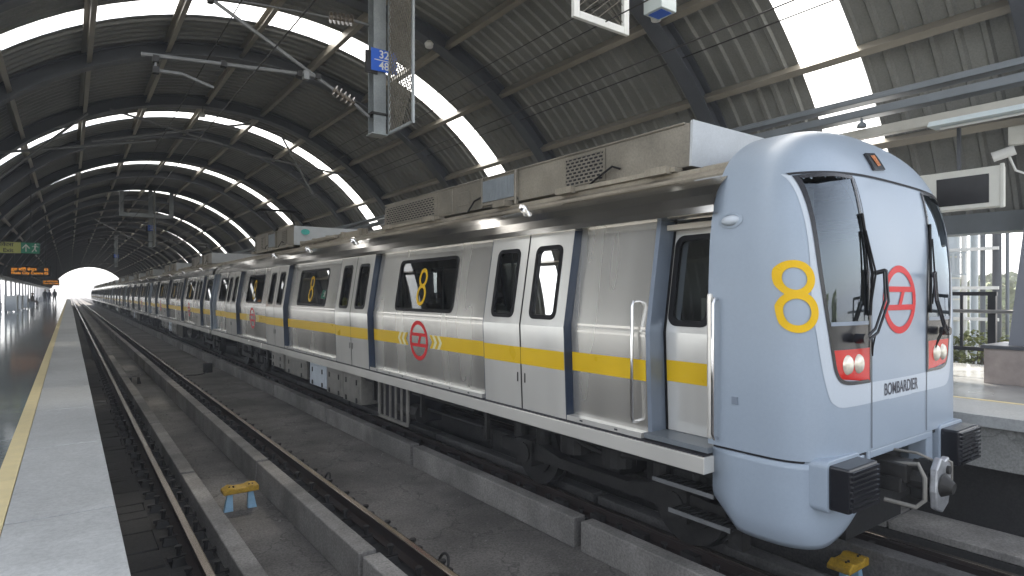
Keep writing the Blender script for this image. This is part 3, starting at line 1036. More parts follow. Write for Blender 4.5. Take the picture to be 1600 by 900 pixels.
def make_car(name, label, cab, ya, yb, doors, panels, group, loc):
    car = thing(name, label, "train carriage", loc, group)
    yb_ = yb
    # --- body side panels (both sides)
    for sg in (1, -1):
        mb = MB()
        for p in panels:
            hole = None
            if p[2]:
                hole = (p[2][0] + .045, p[2][1] - .045, 2.21 + .045, 3.045 - .045)
            wall(mb, p[0], p[1], 1.19, 3.19, .10, hole, sg, edge=.05)
            # waist bead and lower ledge
            for (zz, dz, l) in ((2.165, .012, .006), (2.095, .010, .006)):
                mb.box(min(sg * sx(zz, .10 - l), sg * sx(zz, .12)), max(sg * sx(zz, .10 - l), sg * sx(zz, .12)), p[0], p[1], zz - dz, zz + dz)
        body = mb.build("body_side", 'steel', car)
        for p in panels:
            if p[2]:
                w = window(body, p[2][0], p[2][1], 2.21, 3.045, .10, sg)
                if cab or p[3]:
                    pass
        if sg == 1:
            bodyL = body
    # stripe and emblems (left and right alike)
    for sg in (1, -1):
        st = MB()
        for p in panels:
            a, b = p[0] + .006, p[1] - .006
            spans = [(a, b)]
            if p[3]:
                yc = (p[2][0] + p[2][1]) / 2 + .08
                spans = [(a, yc - .655), (yc + .655, b)]
            for (c, d) in spans:
                if d > c:
                    st.face([(sg * sx(1.665, .097), c, 1.665), (sg * sx(1.665, .097), d, 1.665), (sg * sx(1.865, .097), d, 1.865), (sg * sx(1.865, .097), c, 1.865)])
        build_each(st, "stripe", 'yellow', car)
        for p in panels:
            if sg == 1 and p[2] and p[2][1] - p[2][0] > 1.3:
                e = MB()
                wc = (p[2][0] + p[2][1]) / 2
                digit8(e, lambda u, v, l, wc=wc: (sx(2.62 + v, .096 + .012 - l), wc + .10 - u, 2.60 + v), .56, .27)
                e.build("number", 'digit', car)
            if not p[3]:
                continue
            yc = (p[2][0] + p[2][1]) / 2 + .08
            for dr in (-1, 1):
                ch = MB()
                chevrons(ch, yc, .44, dr, sg, -.096)
                ch.build("chevron", 'yellow', car)
                ch = MB()
                chevrons(ch, yc, .44, dr, sg, -.0965, True)
                ch.build("chevron", 'palechev', car, label="pale chevron between the yellow ones")
            e = MB()
            fn = lambda u, v, l, yc=yc, sg=sg: (sg * sx(1.76 + v, .096 - l), yc - sg * u, 1.76 + v)
            emblem(e, fn, .30, .31)
            e.build("emblem", 'red', car)
    # --- doors
    for (c, d) in doors:
        m_ = (c + d) / 2
        for sg in (1, -1):
            door_leaf(car, c, m_, True, False, sg)
            door_leaf(car, m_, d, False, True, sg)
    # --- sole bar with ledge
    mb = MB()
    for sg in (1, -1):
        def bx(x0, x1, z0, z1):
            mb.box(min(sg * -x0, sg * -x1), max(sg * -x0, sg * -x1), ya, yb_, z0, z1)
        bx(1.63, 1.40, .985, 1.125)
    mb.build("sole_bar", 'sill', car, bevel=.006)
    for sg in (1, -1):
        x0, x1 = sorted((sg * -1.565, sg * -1.40))
        for p in panels:
            mb = MB()
            mb.box(x0, x1, p[0], p[1], 1.135, 1.189)
            sl2 = mb.build("sill_ledge", 'steel2', car, bevel=.004)
            mb = MB()
            for k in range(int((p[1] - p[0]) / .5)):
                mb.box(sg * -1.568 - .002, sg * -1.568 + .002, p[0] + .3 + .5 * k, p[0] + .34 + .5 * k, 1.155, 1.17)
            mb.build("drain_slot", 'seam', sl2)
    mb = MB()
    for sg in (1, -1):
        x0, x1 = sorted((sg * -1.60, sg * -1.35))
        mb.box(x0, x1, ya + .02, yb_ - .02, 1.10, 1.136)
    mb.build("groove", 'seam', car)
    # --- roof
    for nm, S, m in (("cantrail", EAVE, 'cant'), ("roof", UPPER, 'roofdull')):
        mb = MB()
        P = [(-a, z) for a, z in S]
        if nm == "cantrail":
            P = [(-1.25, 3.185)] + P
            for sg in (1, -1):
                for i in range(len(P) - 1):
                    mb.face([(sg * P[i][0], ya, P[i][1]), (sg * P[i + 1][0], ya, P[i + 1][1]), (sg * P[i + 1][0], yb_, P[i + 1][1]), (sg * P[i][0], yb_, P[i][1])])
            rails = []
        else:
            P = P + [(-x, z) for x, z in P[:-1]][::-1]
            for i in range(len(P) - 1):
                mb.face([(P[i][0], ya, P[i][1]), (P[i + 1][0], ya, P[i + 1][1]), (P[i + 1][0], yb_, P[i + 1][1]), (P[i][0], yb_, P[i][1])])
            for x in (-.98, -1.04, .98, 1.04):      # gutter ribs
                zz = 3.68
                mb.box(x - .008, x + .008, ya, yb_, zz - .05, zz + .012)
            mb.box(-1.185, -1.12, ya, yb_, 3.57, 3.595)
            mb.box(1.12, 1.185, ya, yb_, 3.57, 3.595)
        mb.build(nm, m, car, smooth=(nm == "cantrail"), fixn=(nm != "cantrail"))
    for yy in ([6.0, 11.6, 14.45, 17.4] if cab else [3.5, 8.5, 13.5, 18.5]):
        k = MB()
        k.tube([(-1.30, yy, 3.50), (-1.36, yy, 3.56), (-1.40, yy, 3.57)], [.055, .055, .03], 10)
        k.tube([(-1.36, yy - .02, 3.54), (-1.38, yy - .02, 3.50)], .03, 8)
        k.build("vent_knob", 'chrome', car, smooth=True)
    # --- ends
    mb = MB()
    e = [(-1.36, 1.0), (-1.36, 2.13), (-1.30, 3.2), (-1.1, 3.55), (-.5, 3.82), (.5, 3.82), (1.1, 3.55), (1.30, 3.2), (1.36, 2.13), (1.36, 1.0)]
    mb.prism(e, 'y', yb_ - .06, yb_)
    if not cab:
        mb.prism(e, 'y', ya, ya + .06)
    mb.build("end_wall", 'greyblue', car)
    mb = MB()
    mb.prism([(a * .93, z * .97 + .02) for a, z in e], 'y', yb_ + .01, yb_ + .42)
    mb.build("gangway", 'seam', car)
    # rim strip at the carriage end
    mb = MB()
    for sg in (1, -1):
        for yy in ([yb_ - .1] if cab else [ya, yb_ - .1]):
            for c, d in ((1.0, 2.13), (2.13, 3.25)):
                mb.hexa([(sg * sx(c, .02), yy, c), (sg * sx(c, .02), yy + .1, c), (sg * sx(c, .15), yy + .1, c), (sg * sx(c, .15), yy, c)],
                        [(sg * sx(d, .02), yy, d), (sg * sx(d, .02), yy + .1, d), (sg * sx(d, .15), yy + .1, d), (sg * sx(d, .15), yy, d)])
    build_each(mb, "end_post", 'greyblue', car)
    # --- inside
    mb = MB()
    mb.box(-1.34, 1.34, ya + .1, yb_ - .1, 1.08, 1.16)
    mb.build("floor", 'intf', car)
    mb = MB()
    mb.box(-1.25, 1.25, ya + .1, yb_ - .1, 3.10, 3.15)
    for p in panels:
        for s in (-1, 1):
            pass
    mb.build("ceiling", 'intw', car)
    mb = MB()
    for p in panels:
        if p[2]:
            for s in (-1, 1):
                x0, x1 = sorted((s * 1.36, s * .95))
                mb.box(x0, x1, p[0] + .15, p[1] - .15, 1.52, 1.58)
                x0, x1 = sorted((s * 1.38, s * 1.32))
                mb.box(x0, x1, p[0] + .15, p[1] - .15, 1.58, 2.12)
                for k in (0, 1):
                    yy = p[0] + .12 if k == 0 else p[1] - .12
                    mb.tube([(s * .98, yy, 1.16), (s * .98, yy, 3.1)], .018, 6)
    mb.build("bench_seat", 'seat', car)
    # --- underframe
    mb = MB()
    mb.box(-1.38, 1.38, ya + .05, yb_ - .05, .88, 1.06)
    mb.box(-.5, .5, ya + 6.5, yb_ - 5, .45, .9)
    mb.build("underframe", 'under', car)
    bogie(car, ya + (1.9 if cab else 2.9))
    bogie(car, yb_ - 3.6)
    u0 = 0 if cab else ya - 1.0
    for (a, b, z0, m, nm) in ((12.87, 13.95, .44, 'tankw', "equipment_box"), (11.9, 12.82, .40, 'tank', "equipment_box"), (10.95, 11.86, .38, 'tank', "equipment_box"),
                              (14.2, 15.9, .5, 'tank', "equipment_box"), (16.1, 17.2, .55, 'tank', "equipment_box")):
        q = MB()
        q.box(-1.45, -.75, a + u0, b + u0, z0, .93)
        q.box(-1.462, -1.449, a + u0 + .08, b + u0 - .08, z0 + .07, .86)
        o = q.build(nm, m, car, bevel=.008)
        for k in (.2, .8):
            l = MB()
            yy = a + (b - a) * k + u0
            l.box(-1.475, -1.461, yy - .03, yy + .03, z0 + .02, z0 + .11)
            l.box(-1.475, -1.461, yy - .02, yy + .02, .74, .84)
            build_each(l, "latch", 'under2', o)
    q = MB()
    a, b = 8.99 + u0, 10.1 + u0
    q.box(-1.40, -.8, a + .03, b - .03, .36, .9)
    o = q.build("resistor_case", 'seam', car)
    q = MB()
    q.box(-1.47, -1.43, a, b, .32, .37)
    for k in range(6):
        yy = a + (b - a) * k / 5
        q.box(-1.466, -1.434, yy - .014 if 0 < k < 5 else yy - .03, yy + .014 if 0 < k < 5 else yy + .03, .37, .93)
    q.build("guard_frame", 'tank', o)
    # pipes and brackets
    q = MB()
    q.tube([(-1.33, ya + 4, .86), (-1.33, yb_ - 4, .86)], .025, 6)
    q.tube([(-1.2, ya + 4, .62), (-1.2, yb_ - 6, .60)], .02, 6)
    for k in range(9):
        yy = ya + 3.6 + k * (yb_ - ya - 7) / 8
        q.box(-1.42, -1.36, yy - .03, yy + .03, .55, .98)
    q.tube([(-1.30, ya + 5.6, .55), (-1.30, ya + 6.4, .55)], .14, 14)
    q.tube([(-1.1, ya + 6.6, .62), (-1.1, ya + 7.6, .62)], .2, 16)
    q.build("pipework", 'under2', car)
    # --- coolers
    if cab:
        cooler(car, 3.78, 10.9, 3.74, 4.17)
        a2 = cooler(car, 16.7, 21.0, 3.80, 4.30)
        tp = MB()
        tp.face([(-.72 + .12 * cos(i * pi / 6) * 1.0, 16.62, 4.16 + .08 * sin(i * pi / 6)) for i in range(12)])
        tp.build("vent_patch", 'teal', a2)
    else:
        cooler(car, 3.0, 8.2, 3.76, 4.20)
        cooler(car, 13.6, 18.8, 3.76, 4.20)
    mb = MB()
    mb.tube([(-.95, ya + 10.5, 3.80), (-.95, ya + 13, 3.80)], .05, 6)
    mb.box(-.86, -.80, ya + 9.0, ya + 13.4, 3.74, 3.86)
    for k in range(5):
        mb.box(-.92, -.76, ya + 9.2 + k, ya + 9.3 + k, 3.70, 3.88)
    mb.build("roof_conduit", 'roofdull', car)
    return car

CARG = "carriages of the parked metro train"
D1 = [(4.965, 6.53), (10.30, 11.93), (15.60, 17.25), (20.90, 22.5)]
P1 = [(3.90, 4.95, None, 0), (6.62, 10.26, (7.50, 9.41), 1), (12.0, 15.55, (12.85, 14.85), 0), (17.32, 20.85, (18.15, 20.05), 1), (22.56, 24.85, (23.1, 24.3), 0)]
cab = make_car("metro_carriage", "driving carriage of the metro train with blue grey cab nose facing the camera", True, 3.15, 24.9, D1, P1, CARG, (XC, 0, 0))

# middle carriage
LM = 21.85
pit = 5.33
c0 = LM / 2
D2 = [(c0 + (k - 1.5) * pit - .8, c0 + (k - 1.5) * pit + .8) for k in range(4)]
P2 = []
e = [0.1] + [x for d in D2 for x in (d[0] - .03, d[1] + .05)] + [LM - .1]
for k in range(5):
    a, b = e[2 * k], e[2 * k + 1]
    m_ = (a + b) / 2
    w = .6 if k in (0, 4) else .95
    P2.append((a, b, (m_ - w, m_ + w), 1 if k in (1, 3) else 0))
ordn = ["second", "third", "fourth", "fifth", "sixth", "seventh", "last"]
mid = make_car("metro_carriage", "x", False, 0, LM, D2, P2, CARG, (XC, 25.35, 0))
for k in range(7):
    c = mid if k == 0 else copy_tree(mid)
    c.location = (XC, 25.35 + 22.3 * k, 0)
    c['label'] = "stainless steel metro carriage with yellow stripe, %s from the cab end" % (ordn[k] if k < 6 else "eighth and farthest")

# ------------------------------------------------------------------ cab nose (children of the driving carriage, local x = world x - XC)
def L(p):
    return (p[0] - XC, p[1], p[2])
def inside(poly, x, z):
    c = False
    n = len(poly)
    for i in range(n):
        (x1, z1), (x2, z2) = poly[i], poly[(i + 1) % n]
        if (z1 > z) != (z2 > z) and x < (x2 - x1) * (z - z1) / (z2 - z1) + x1:
            c = not c
    return c
def smooth_poly(P, n=6, closed=True):
    """Catmull-Rom through points; a point given with a third value is kept as a corner"""
    out = []
    N = len(P)
    for i in range(N):
        p0, p1, p2, p3 = P[i - 1], P[i], P[(i + 1) % N], P[(i + 2) % N]
        c1, c2 = len(p1) > 2, len(p2) > 2
        m1 = ((p2[0] - p0[0]) / 2, (p2[1] - p0[1]) / 2) if not c1 else ((p2[0] - p1[0]), (p2[1] - p1[1]))
        m2 = ((p3[0] - p1[0]) / 2, (p3[1] - p1[1]) / 2) if not c2 else ((p2[0] - p1[0]), (p2[1] - p1[1]))
        for k in range(n):
            t = k / n
            h1, h2, h3, h4 = 2 * t ** 3 - 3 * t * t + 1, t ** 3 - 2 * t * t + t, -2 * t ** 3 + 3 * t * t, t ** 3 - t * t
            out.append((h1 * p1[0] + h2 * m1[0] + h3 * p2[0] + h4 * m2[0], h1 * p1[1] + h2 * m1[1] + h3 * p2[1] + h4 * m2[1]))
    return out
def on_nose(x, z, lift):
    """point on the nose skin, lifted outward"""
    e = .01
    y = NY(x, z)
    gx = (NY(x + e, z) - NY(x - e, z)) / (2 * e)
    gz = (NY(x, z + e) - NY(x, z - e)) / (2 * e)
    l = sqrt(1 + gx * gx + gz * gz)
    return (x - XC + gx / l * lift, y - lift / l, z + gz / l * lift)
def sheet(mb, poly, lift, step=.05):
    """fill a polygon (x, z) row by row with small quads wrapped on the nose"""
    z0, z1 = min(p[1] for p in poly), max(p[1] for p in poly)
    NR, NC = max(6, int((z1 - z0) / step * 1.5)), 14
    rows = []
    n = len(poly)
    for r in range(NR + 1):
        z = z0 + (z1 - z0) * (.002 + .996 * r / NR)
        xs = []
        for i in range(n):
            (xa, za), (xb, zb) = poly[i], poly[(i + 1) % n]
            if (za > z) != (zb > z):
                xs.append(xa + (xb - xa) * (z - za) / (zb - za))
        if len(xs) < 2:
            continue
        xa, xb = min(xs), max(xs)
        row = []
        for c in range(NC + 1):
            row.append(len(mb.v))
            mb.v.append(on_nose(xa + (xb - xa) * c / NC, z, lift))
        rows.append(row)
    for A, B in zip(rows, rows[1:]):
        for c in range(NC):
            mb.f.append([A[c], A[c + 1], B[c + 1], B[c]])
    return mb
def ribbon(mb, outer, inner, lift):
    n = len(outer)
    for i in range(n):
        k = (i + 1) % n
        mb.v += [on_nose(*outer[i], lift), on_nose(*outer[k], lift), on_nose(*inner[k], lift), on_nose(*inner[i], lift)]
        j = len(mb.v) - 4
        mb.f.append([j, j + 1, j + 2, j + 3])
    return mb
def strip(mb, path, w, lift):
    for (p, q) in zip(path, path[1:]):
        d = hypot(q[0] - p[0], q[1] - p[1])
        nx, nz = -(q[1] - p[1]) / d * w / 2, (q[0] - p[0]) / d * w / 2
        j = len(mb.v)
        mb.v += [on_nose(p[0] - nx, p[1] - nz, lift), on_nose(q[0] - nx, q[1] - nz, lift), on_nose(q[0] + nx, q[1] + nz, lift), on_nose(p[0] + nx, p[1] + nz, lift)]
        mb.f.append([j, j + 1, j + 2, j + 3])
    return mb
def shrink(poly, d):
    cx = sum(p[0] for p in poly) / len(poly)
    out = []
    n = len(poly)
    ar = sum(poly[i][0] * poly[(i + 1) % n][1] - poly[(i + 1) % n][0] * poly[i][1] for i in range(n))
    s = 1 if ar > 0 else -1
    for i in range(n):
        a, b = poly[i - 1], poly[(i + 1) % n]
        l = hypot(b[0] - a[0], b[1] - a[1]) or 1
        out.append((poly[i][0] - s * (b[1] - a[1]) / l * d, poly[i][1] + s * (b[0] - a[0]) / l * d))
    return out

DL, DR = 5.279, 6.371                       # emergency door edges
XM = (DL + DR) / 2
WSL = [(4.618, 3.425, 1), (4.600, 3.18), (4.602, 2.78), (4.642, 2.39), (4.715, 2.0), (4.75, 1.88), (4.815, 1.808), (4.95, 1.78), (5.265, 1.775, 1), (5.265, 2.2), (5.230, 2.70), (5.172, 3.15), (5.158, 3.455, 1), (4.89, 3.455)]
WSR = [(2 * XM - p[0],) + tuple(p[1:]) for p in WSL]
wsl = smooth_poly(WSL)
wsr = smooth_poly(WSR)
# nose skin
gl, gr = shrink(wsl, .002), shrink(wsr, .002)
def glass_zone(x, z):
    return z > 2.13 and (inside(gl, x, z) or inside(gr, x, z))
mb = MB()
NS, NK = 120, 70
sp = SP
def sec_at(t):
    """t in 0..1: left waist over the roof to right waist -> (dx, dz)"""
    u = t * 2
    f = u if u <= 1 else 2 - u
    i = f * (len(sp) - 1)
    k = min(int(i), len(sp) - 2)
    q = i - k
    a = sp[k][0] * (1 - q) + sp[k + 1][0] * q
    b = sp[k][1] * (1 - q) + sp[k + 1][1] * q
    return (-a if u <= 1 else a, b)
ks = [1 - (1 - (i / NK)) ** 2.0 for i in range(NK)][::-1]
ks = sorted(set([1.0] + [1 - (i / NK) ** 2 for i in range(1, NK)] + [0.0]), reverse=True)
rings = []
for k in ks:
    rings.append([(NC_ - XC + k * sec_at(t / NS)[0], nose_y(k, abs(sec_at(t / NS)[0]), sec_at(t / NS)[1]), ZC + k * sec_at(t / NS)[1]) for t in range(NS + 1)])
idx = [[mb.pt(*p) for p in r] for r in rings]
for i in range(len(rings) - 1):
    for t in range(NS):
        q = [rings[i][t], rings[i][t + 1], rings[i + 1][t + 1], rings[i + 1][t]]
        if all(glass_zone(p[0] + XC, p[2]) for p in q):
            continue
        mb.f.append([idx[i][t], idx[i][t + 1], idx[i + 1][t + 1], idx[i + 1][t]])
ZS = 1.22
xs = [-k for k in ks] + [k for k in ks[::-1]][1:]
NZ = 14
I = []
for z_i in range(NZ + 1):
    z = ZC - (ZC - ZS) * z_i / NZ
    I.append([mb.pt(NC_ - XC + HW * k, nose_y(abs(k), 1, 0), z) for k in xs])
for z_i in range(NZ):
    for j in range(len(xs) - 1):
        mb.f.append([I[z_i][j], I[z_i][j + 1], I[z_i + 1][j + 1], I[z_i + 1][j]])
# return rim behind the nose
dN = NC_ - XC
for t in range(NS):
    a, b = sec_at(t / NS), sec_at((t + 1) / NS)
    mb.face([(dN + a[0], YB, ZC + a[1]), (dN + b[0], YB, ZC + b[1]), (dN + b[0], YB + .06, ZC + b[1]), (dN + a[0], YB + .06, ZC + a[1])])
    mb.face([(dN + a[0], YB + .06, ZC + a[1]), (dN + b[0], YB + .06, ZC + b[1]), (b[0] * .9, YB + .06, ZC + b[1] * .9), (a[0] * .9, YB + .06, ZC + a[1] * .9)])
for s in (-1, 1):
    mb.face([(dN + s * HW, YB, ZS), (dN + s * HW, YB, ZC), (dN + s * HW, YB + .06, ZC), (dN + s * HW, YB + .06, ZS)])
    mb.face([(dN + s * HW, YB + .06, ZS), (dN + s * HW, YB + .06, ZC), (s * 1.3, YB + .06, ZC), (s * 1.3, YB + .06, ZS)])
me_nose = mb
bm = bmesh.new()
me = bpy.data.meshes.new("cab_nose")
me.from_pydata(mb.v, [], mb.f)
bm.from_mesh(me)
bmesh.ops.remove_doubles(bm, verts=bm.verts, dist=.0006)
bmesh.ops.recalc_face_normals(bm, faces=bm.faces)
bm.to_mesh(me)
bm.free()
me.materials.append(M['cab'])
for p in me.polygons:
    p.use_smooth = True
me.set_sharp_from_angle(angle=radians(35))
nose = bpy.data.objects.new("cab_nose", me)
COL.objects.link(nose)
nose.parent = cab

# pale band round the screens
bo = [(4.598, 3.45), (4.570, 3.18), (4.560, 2.78), (4.556, 2.394), (4.617, 1.956), (4.686, 1.709), (4.75, 1.64), (4.831, 1.613), (5.0, 1.608), (5.3, 1.608), (5.6, 1.610)]
bi = [(4.618, 3.425), (4.600, 3.18), (4.602, 2.78), (4.642, 2.39), (4.715, 2.0), (4.75, 1.88), (4.815, 1.808), (4.95, 1.78), (5.1, 1.777), (5.3, 1.775), (5.6, 1.77)]
def dens(P, n=6):
    Q = [(2 * P[0][0] - P[1][0], 2 * P[0][1] - P[1][1])] + P + [(2 * P[-1][0] - P[-2][0], 2 * P[-1][1] - P[-2][1])]
    out = []
    for i in range(1, len(Q) - 2):
        for k in range(n):
            t = k / n
            out.append(tuple(.5 * (2 * Q[i][c] + (Q[i + 1][c] - Q[i - 1][c]) * t + (2 * Q[i - 1][c] - 5 * Q[i][c] + 4 * Q[i + 1][c] - Q[i + 2][c]) * t * t + (3 * Q[i][c] - Q[i - 1][c] - 3 * Q[i + 1][c] + Q[i + 2][c]) * t ** 3) for c in (0, 1)))
    out.append(P[-1])
    return out
bo, bi = dens(bo), dens(bi)
mb = MB()
for mir in (0, 1):
    O = [(2 * XM - p[0], p[1]) for p in bo] if mir else bo
    I_ = [(2 * XM - p[0], p[1]) for p in bi] if mir else bi
    for i in range(len(O) - 1):
        j = len(mb.v)
        for a in (O[i], O[i + 1]):
            pass
        N = 3
        for s in range(N):
            def mixp(a, b, t):
                return (a[0] + (b[0] - a[0]) * t, a[1] + (b[1] - a[1]) * t)
            q = [mixp(O[i], I_[i], s / N), mixp(O[i + 1], I_[i + 1], s / N), mixp(O[i + 1], I_[i + 1], (s + 1) / N), mixp(O[i], I_[i], (s + 1) / N)]
            j = len(mb.v)
            mb.v += [on_nose(*p, .003) for p in q]
            mb.f.append([j, j + 1, j + 2, j + 3])
# the middle piece under the door face
for i in range(10):
    x0, x1 = 5.6 + (2 * XM - 11.2) * i / 10, 5.6 + (2 * XM - 11.2) * (i + 1) / 10
    j = len(mb.v)
    mb.v += [on_nose(x0, 1.605, .003), on_nose(x1, 1.605, .003), on_nose(x1, 1.77, .003), on_nose(x0, 1.77, .003)]
    mb.f.append([j, j + 1, j + 2, j + 3])
mb.build("pale_band", 'cabband', nose, smooth=True)

for side, poly, gz in (("l", wsl, gl), ("r", wsr, gr)):
    frm = MB()
    ribbon(frm, poly, shrink(poly, .030), .009)
    ws = frm.build("windscreen", 'blackpl', cab)
    up = [p for p in shrink(poly, .020)]
    # glass above, black mask between glass and lamps, red lamp mask below
    def clip(P, z0, z1):
        bm = bmesh.new()
        vs = [bm.verts.new((p[0], p[1], 0)) for p in P]
        bm.faces.new(vs)
        for co, no in (((0, z0, 0), (0, -1, 0)), ((0, z1, 0), (0, 1, 0))):
            bmesh.ops.bisect_plane(bm, geom=bm.verts[:] + bm.edges[:] + bm.faces[:], plane_co=co, plane_no=no, clear_outer=True, dist=1e-6)
        f = max(bm.faces, key=lambda q: q.calc_area())
        out = [(v.co.x, v.co.y) for v in f.verts]
        bm.free()
        return out
    g = MB()
    sheet(g, clip(up, 2.25, 9), .004, .12)
    g.build("pane", 'wglass', ws, smooth=True)
    g = MB()
    sheet(g, clip(up, 2.06, 2.252), .0045, .06)
    g.build("mask", 'blackpl', ws, smooth=True)
    g = MB()
    sheet(g, clip(up, 0, 2.06), .0075, .06)
    hm = g.build("lamp_panel", 'redpl', ws, smooth=True)
    for x in ((4.90, 5.06) if side == "l" else (2 * XM - 5.06, 2 * XM - 4.90)):
        z = 1.94
        lm = MB()
        N, R = 20, 6
        ids = []
        for r in range(R + 1):
            q = r / R
            row = []
            for a in range(N):
                px, pz = x + .068 * q * cos(2 * pi * a / N), z + .078 * q * sin(2 * pi * a / N)
                row.append(len(lm.v))
                lm.v.append(on_nose(px, pz, .0085 + .030 * sqrt(max(0, 1 - q * q))))
            ids.append(row)
        for r in range(R):
            for a in range(N):
                lm.f.append([ids[r][a], ids[r][(a + 1) % N], ids[r + 1][(a + 1) % N], ids[r + 1][a]])
        lm.build("headlight", 'lens', cab, smooth=True)
    # lower screen rail, seen as a grey line
    g = MB()
    p = clip(up, 2.245, 2.275)
    xs_ = [q[0] for q in p]
    strip(g, [(min(xs_) + .02 + (max(xs_) - min(xs_) - .04) * i / 8, 2.262) for i in range(9)], .03, .008)
    g.build("glazing_bar", 'greyblue', ws)

# emergency door seams and lower seam
mb = MB()
for x0 in (DL, DR):
    strip(mb, [(x0 + (.105 if x0 == DL else -.105) * -max(0, (z - 2.3) / 1.15) ** 1.1, z) for z in [1.24 + .05 * k for k in range(45)]], .011, .0075)
strip(mb, [(4.612 + (2 * XM - 9.224) * i / 40, 3.443 + .045 * sin(pi * i / 40)) for i in range(41)], .018, .0078)
mb.grid(lambda u, v: (NC_ - XC + HW * .985 * (-1 + 2 * u), nose_y(abs(-1 + 2 * u), 1, 0) + .022, 1.18 + .06 * v), 160, 1)
mb.build("door_seam", 'seam', nose)

mb = text_mb("BOMBARDIER", .145, lambda u, v: on_nose(5.84 + u, 1.687 + v, .0065), bold=.0016, narrow=.76)
mb.build("lettering", 'ink', nose)
mb = MB()
emblem(mb, lambda u, v, l: on_nose(5.813 + u, 2.445 + v, .005 + l), .325, .295)
mb.build("emblem", 'red', nose)
mb = MB()
# arc length along the nose plan, so that the figure bends round the corner undistorted
PLAN = [NC_ - HW * (1 - (i / 200) ** 3 * .55) for i in range(201)]
ARC = [0.0]
for i in range(200):
    ARC.append(ARC[-1] + hypot(PLAN[i + 1] - PLAN[i], NY(PLAN[i + 1], 2.3) - NY(PLAN[i], 2.3)))
def at_arc(q):
    for i in range(200):
        if ARC[i + 1] >= q:
            f = (q - ARC[i]) / (ARC[i + 1] - ARC[i])
            return PLAN[i] + (PLAN[i + 1] - PLAN[i]) * f
    return PLAN[-1]
def arc_of(x):
    for i in range(200):
        if PLAN[i + 1] >= x:
            return ARC[i] + (ARC[i + 1] - ARC[i]) * (x - PLAN[i]) / (PLAN[i + 1] - PLAN[i])
A8 = arc_of(4.478)
digit8(mb, lambda u, v, l: on_nose(at_arc(A8 + u), 2.478 + v, .007 + l), .53, .275)
mb.build("number", 'digit', nose, label="large yellow figure 8 on the left cab corner")

# roof marker lamp
mb = MB()
P = [(5.575, 3.72), (5.80, 3.735), (5.85, 3.565), (5.60, 3.555)]
sheet(mb, P, .012, .06)
ml = mb.build("marker_lamp", 'blackpl', cab, solid=.02)
mb = MB()
sheet(mb, [(5.64, 3.70), (5.75, 3.705), (5.77, 3.60), (5.69, 3.595)], .027, .06)
mb.build("amber_lens", 'amber', ml)
# side repeater lamp on the cab corner
def side_pt(y, z, lift):
    # invert the nose plan: find x at y on the left flank
    lo, hi = NC_ - HW, XC - .5
    for _ in range(40):
        m_ = (lo + hi) / 2
        if NY(m_, z) > y:
            lo = m_
        else:
            hi = m_
    return lo - XC - lift
mb = MB()
N = 18
for r in range(5):
    pass
ids = []
for r in range(7):
    q = r / 6
    row = []
    for a in range(N):
        an = 2 * pi * a / N
        yy, zz = 3.02 + .085 * q * cos(an), 3.105 + .045 * q * sin(an)
        row.append(mb.pt(side_pt(min(yy, 3.13), zz, .004 + .05 * sqrt(max(0, 1 - q * q))), yy, zz))
    ids.append(row)
for r in range(6):
    for a in range(N):
        mb.f.append([ids[r][a], ids[r][(a + 1) % N], ids[r + 1][(a + 1) % N], ids[r + 1][a]])
sl_ = mb.build("side_lamp", 'cabband', cab, smooth=True)
mb = MB()
ring = []
for q, lf in ((.98, .012), (1.35, .006)):
    ring.append([(side_pt(min(3.02 + .085 * q * cos(2 * pi * a / N), 3.135), 3.105 + .05 * q * sin(2 * pi * a / N), lf), 3.02 + .085 * q * cos(2 * pi * a / N), 3.105 + .05 * q * sin(2 * pi * a / N)) for a in range(N)])
for a in range(N):
    mb.face([ring[0][a], ring[0][(a + 1) % N], ring[1][(a + 1) % N], ring[1][a]])
mb.build("bezel", 'cab', sl_, smooth=True)

# wipers
for mir in (0, 1):
    def W(x, z, lift):
        if mir:
            x = 2 * XM - x
        return on_nose(x, z, lift)
    mb = MB()
    mb.tube([W(4.99, 2.145, .02), W(4.99, 2.145, .10)], .04, 10)
    mb.tube([W(4.99, 2.145, .09), W(5.13, 2.22, .10), W(5.30, 2.45, .10), W(5.305, 2.68, .09)], .011, 6)
    mb.tube([W(5.04, 2.13, .09), W(5.16, 2.19, .105), W(5.345, 2.43, .105), W(5.345, 2.68, .09)], .011, 6)
    mb.tube([W(5.305, 2.68, .09), W(5.345, 2.68, .09)], .014, 6)
    wp = mb.build("wiper", 'blackpl', cab)
    mb = MB()
    mb.tube([W(5.225, 2.32, .02), W(5.245, 2.66, .03), W(5.15, 3.14, .02)], .012, 6)
    mb.tube([W(5.21, 2.4, .03), W(5.235, 2.66, .06), W(5.165, 3.0, .03)], .008, 6)
    mb.tube([W(5.245, 2.66, .05), W(5.32, 2.68, .09)], .02, 6)
    mb.build("blade", 'black', wp)
    mb = MB()
    mb.tube([W(5.12, 2.14, .08), W(5.16, 2.06, .06), W(5.19, 2.0, .05), W(5.18, 2.08, .06), W(5.15, 2.17, .09)], .006, 5)
    mb.build("hose", 'black', wp)

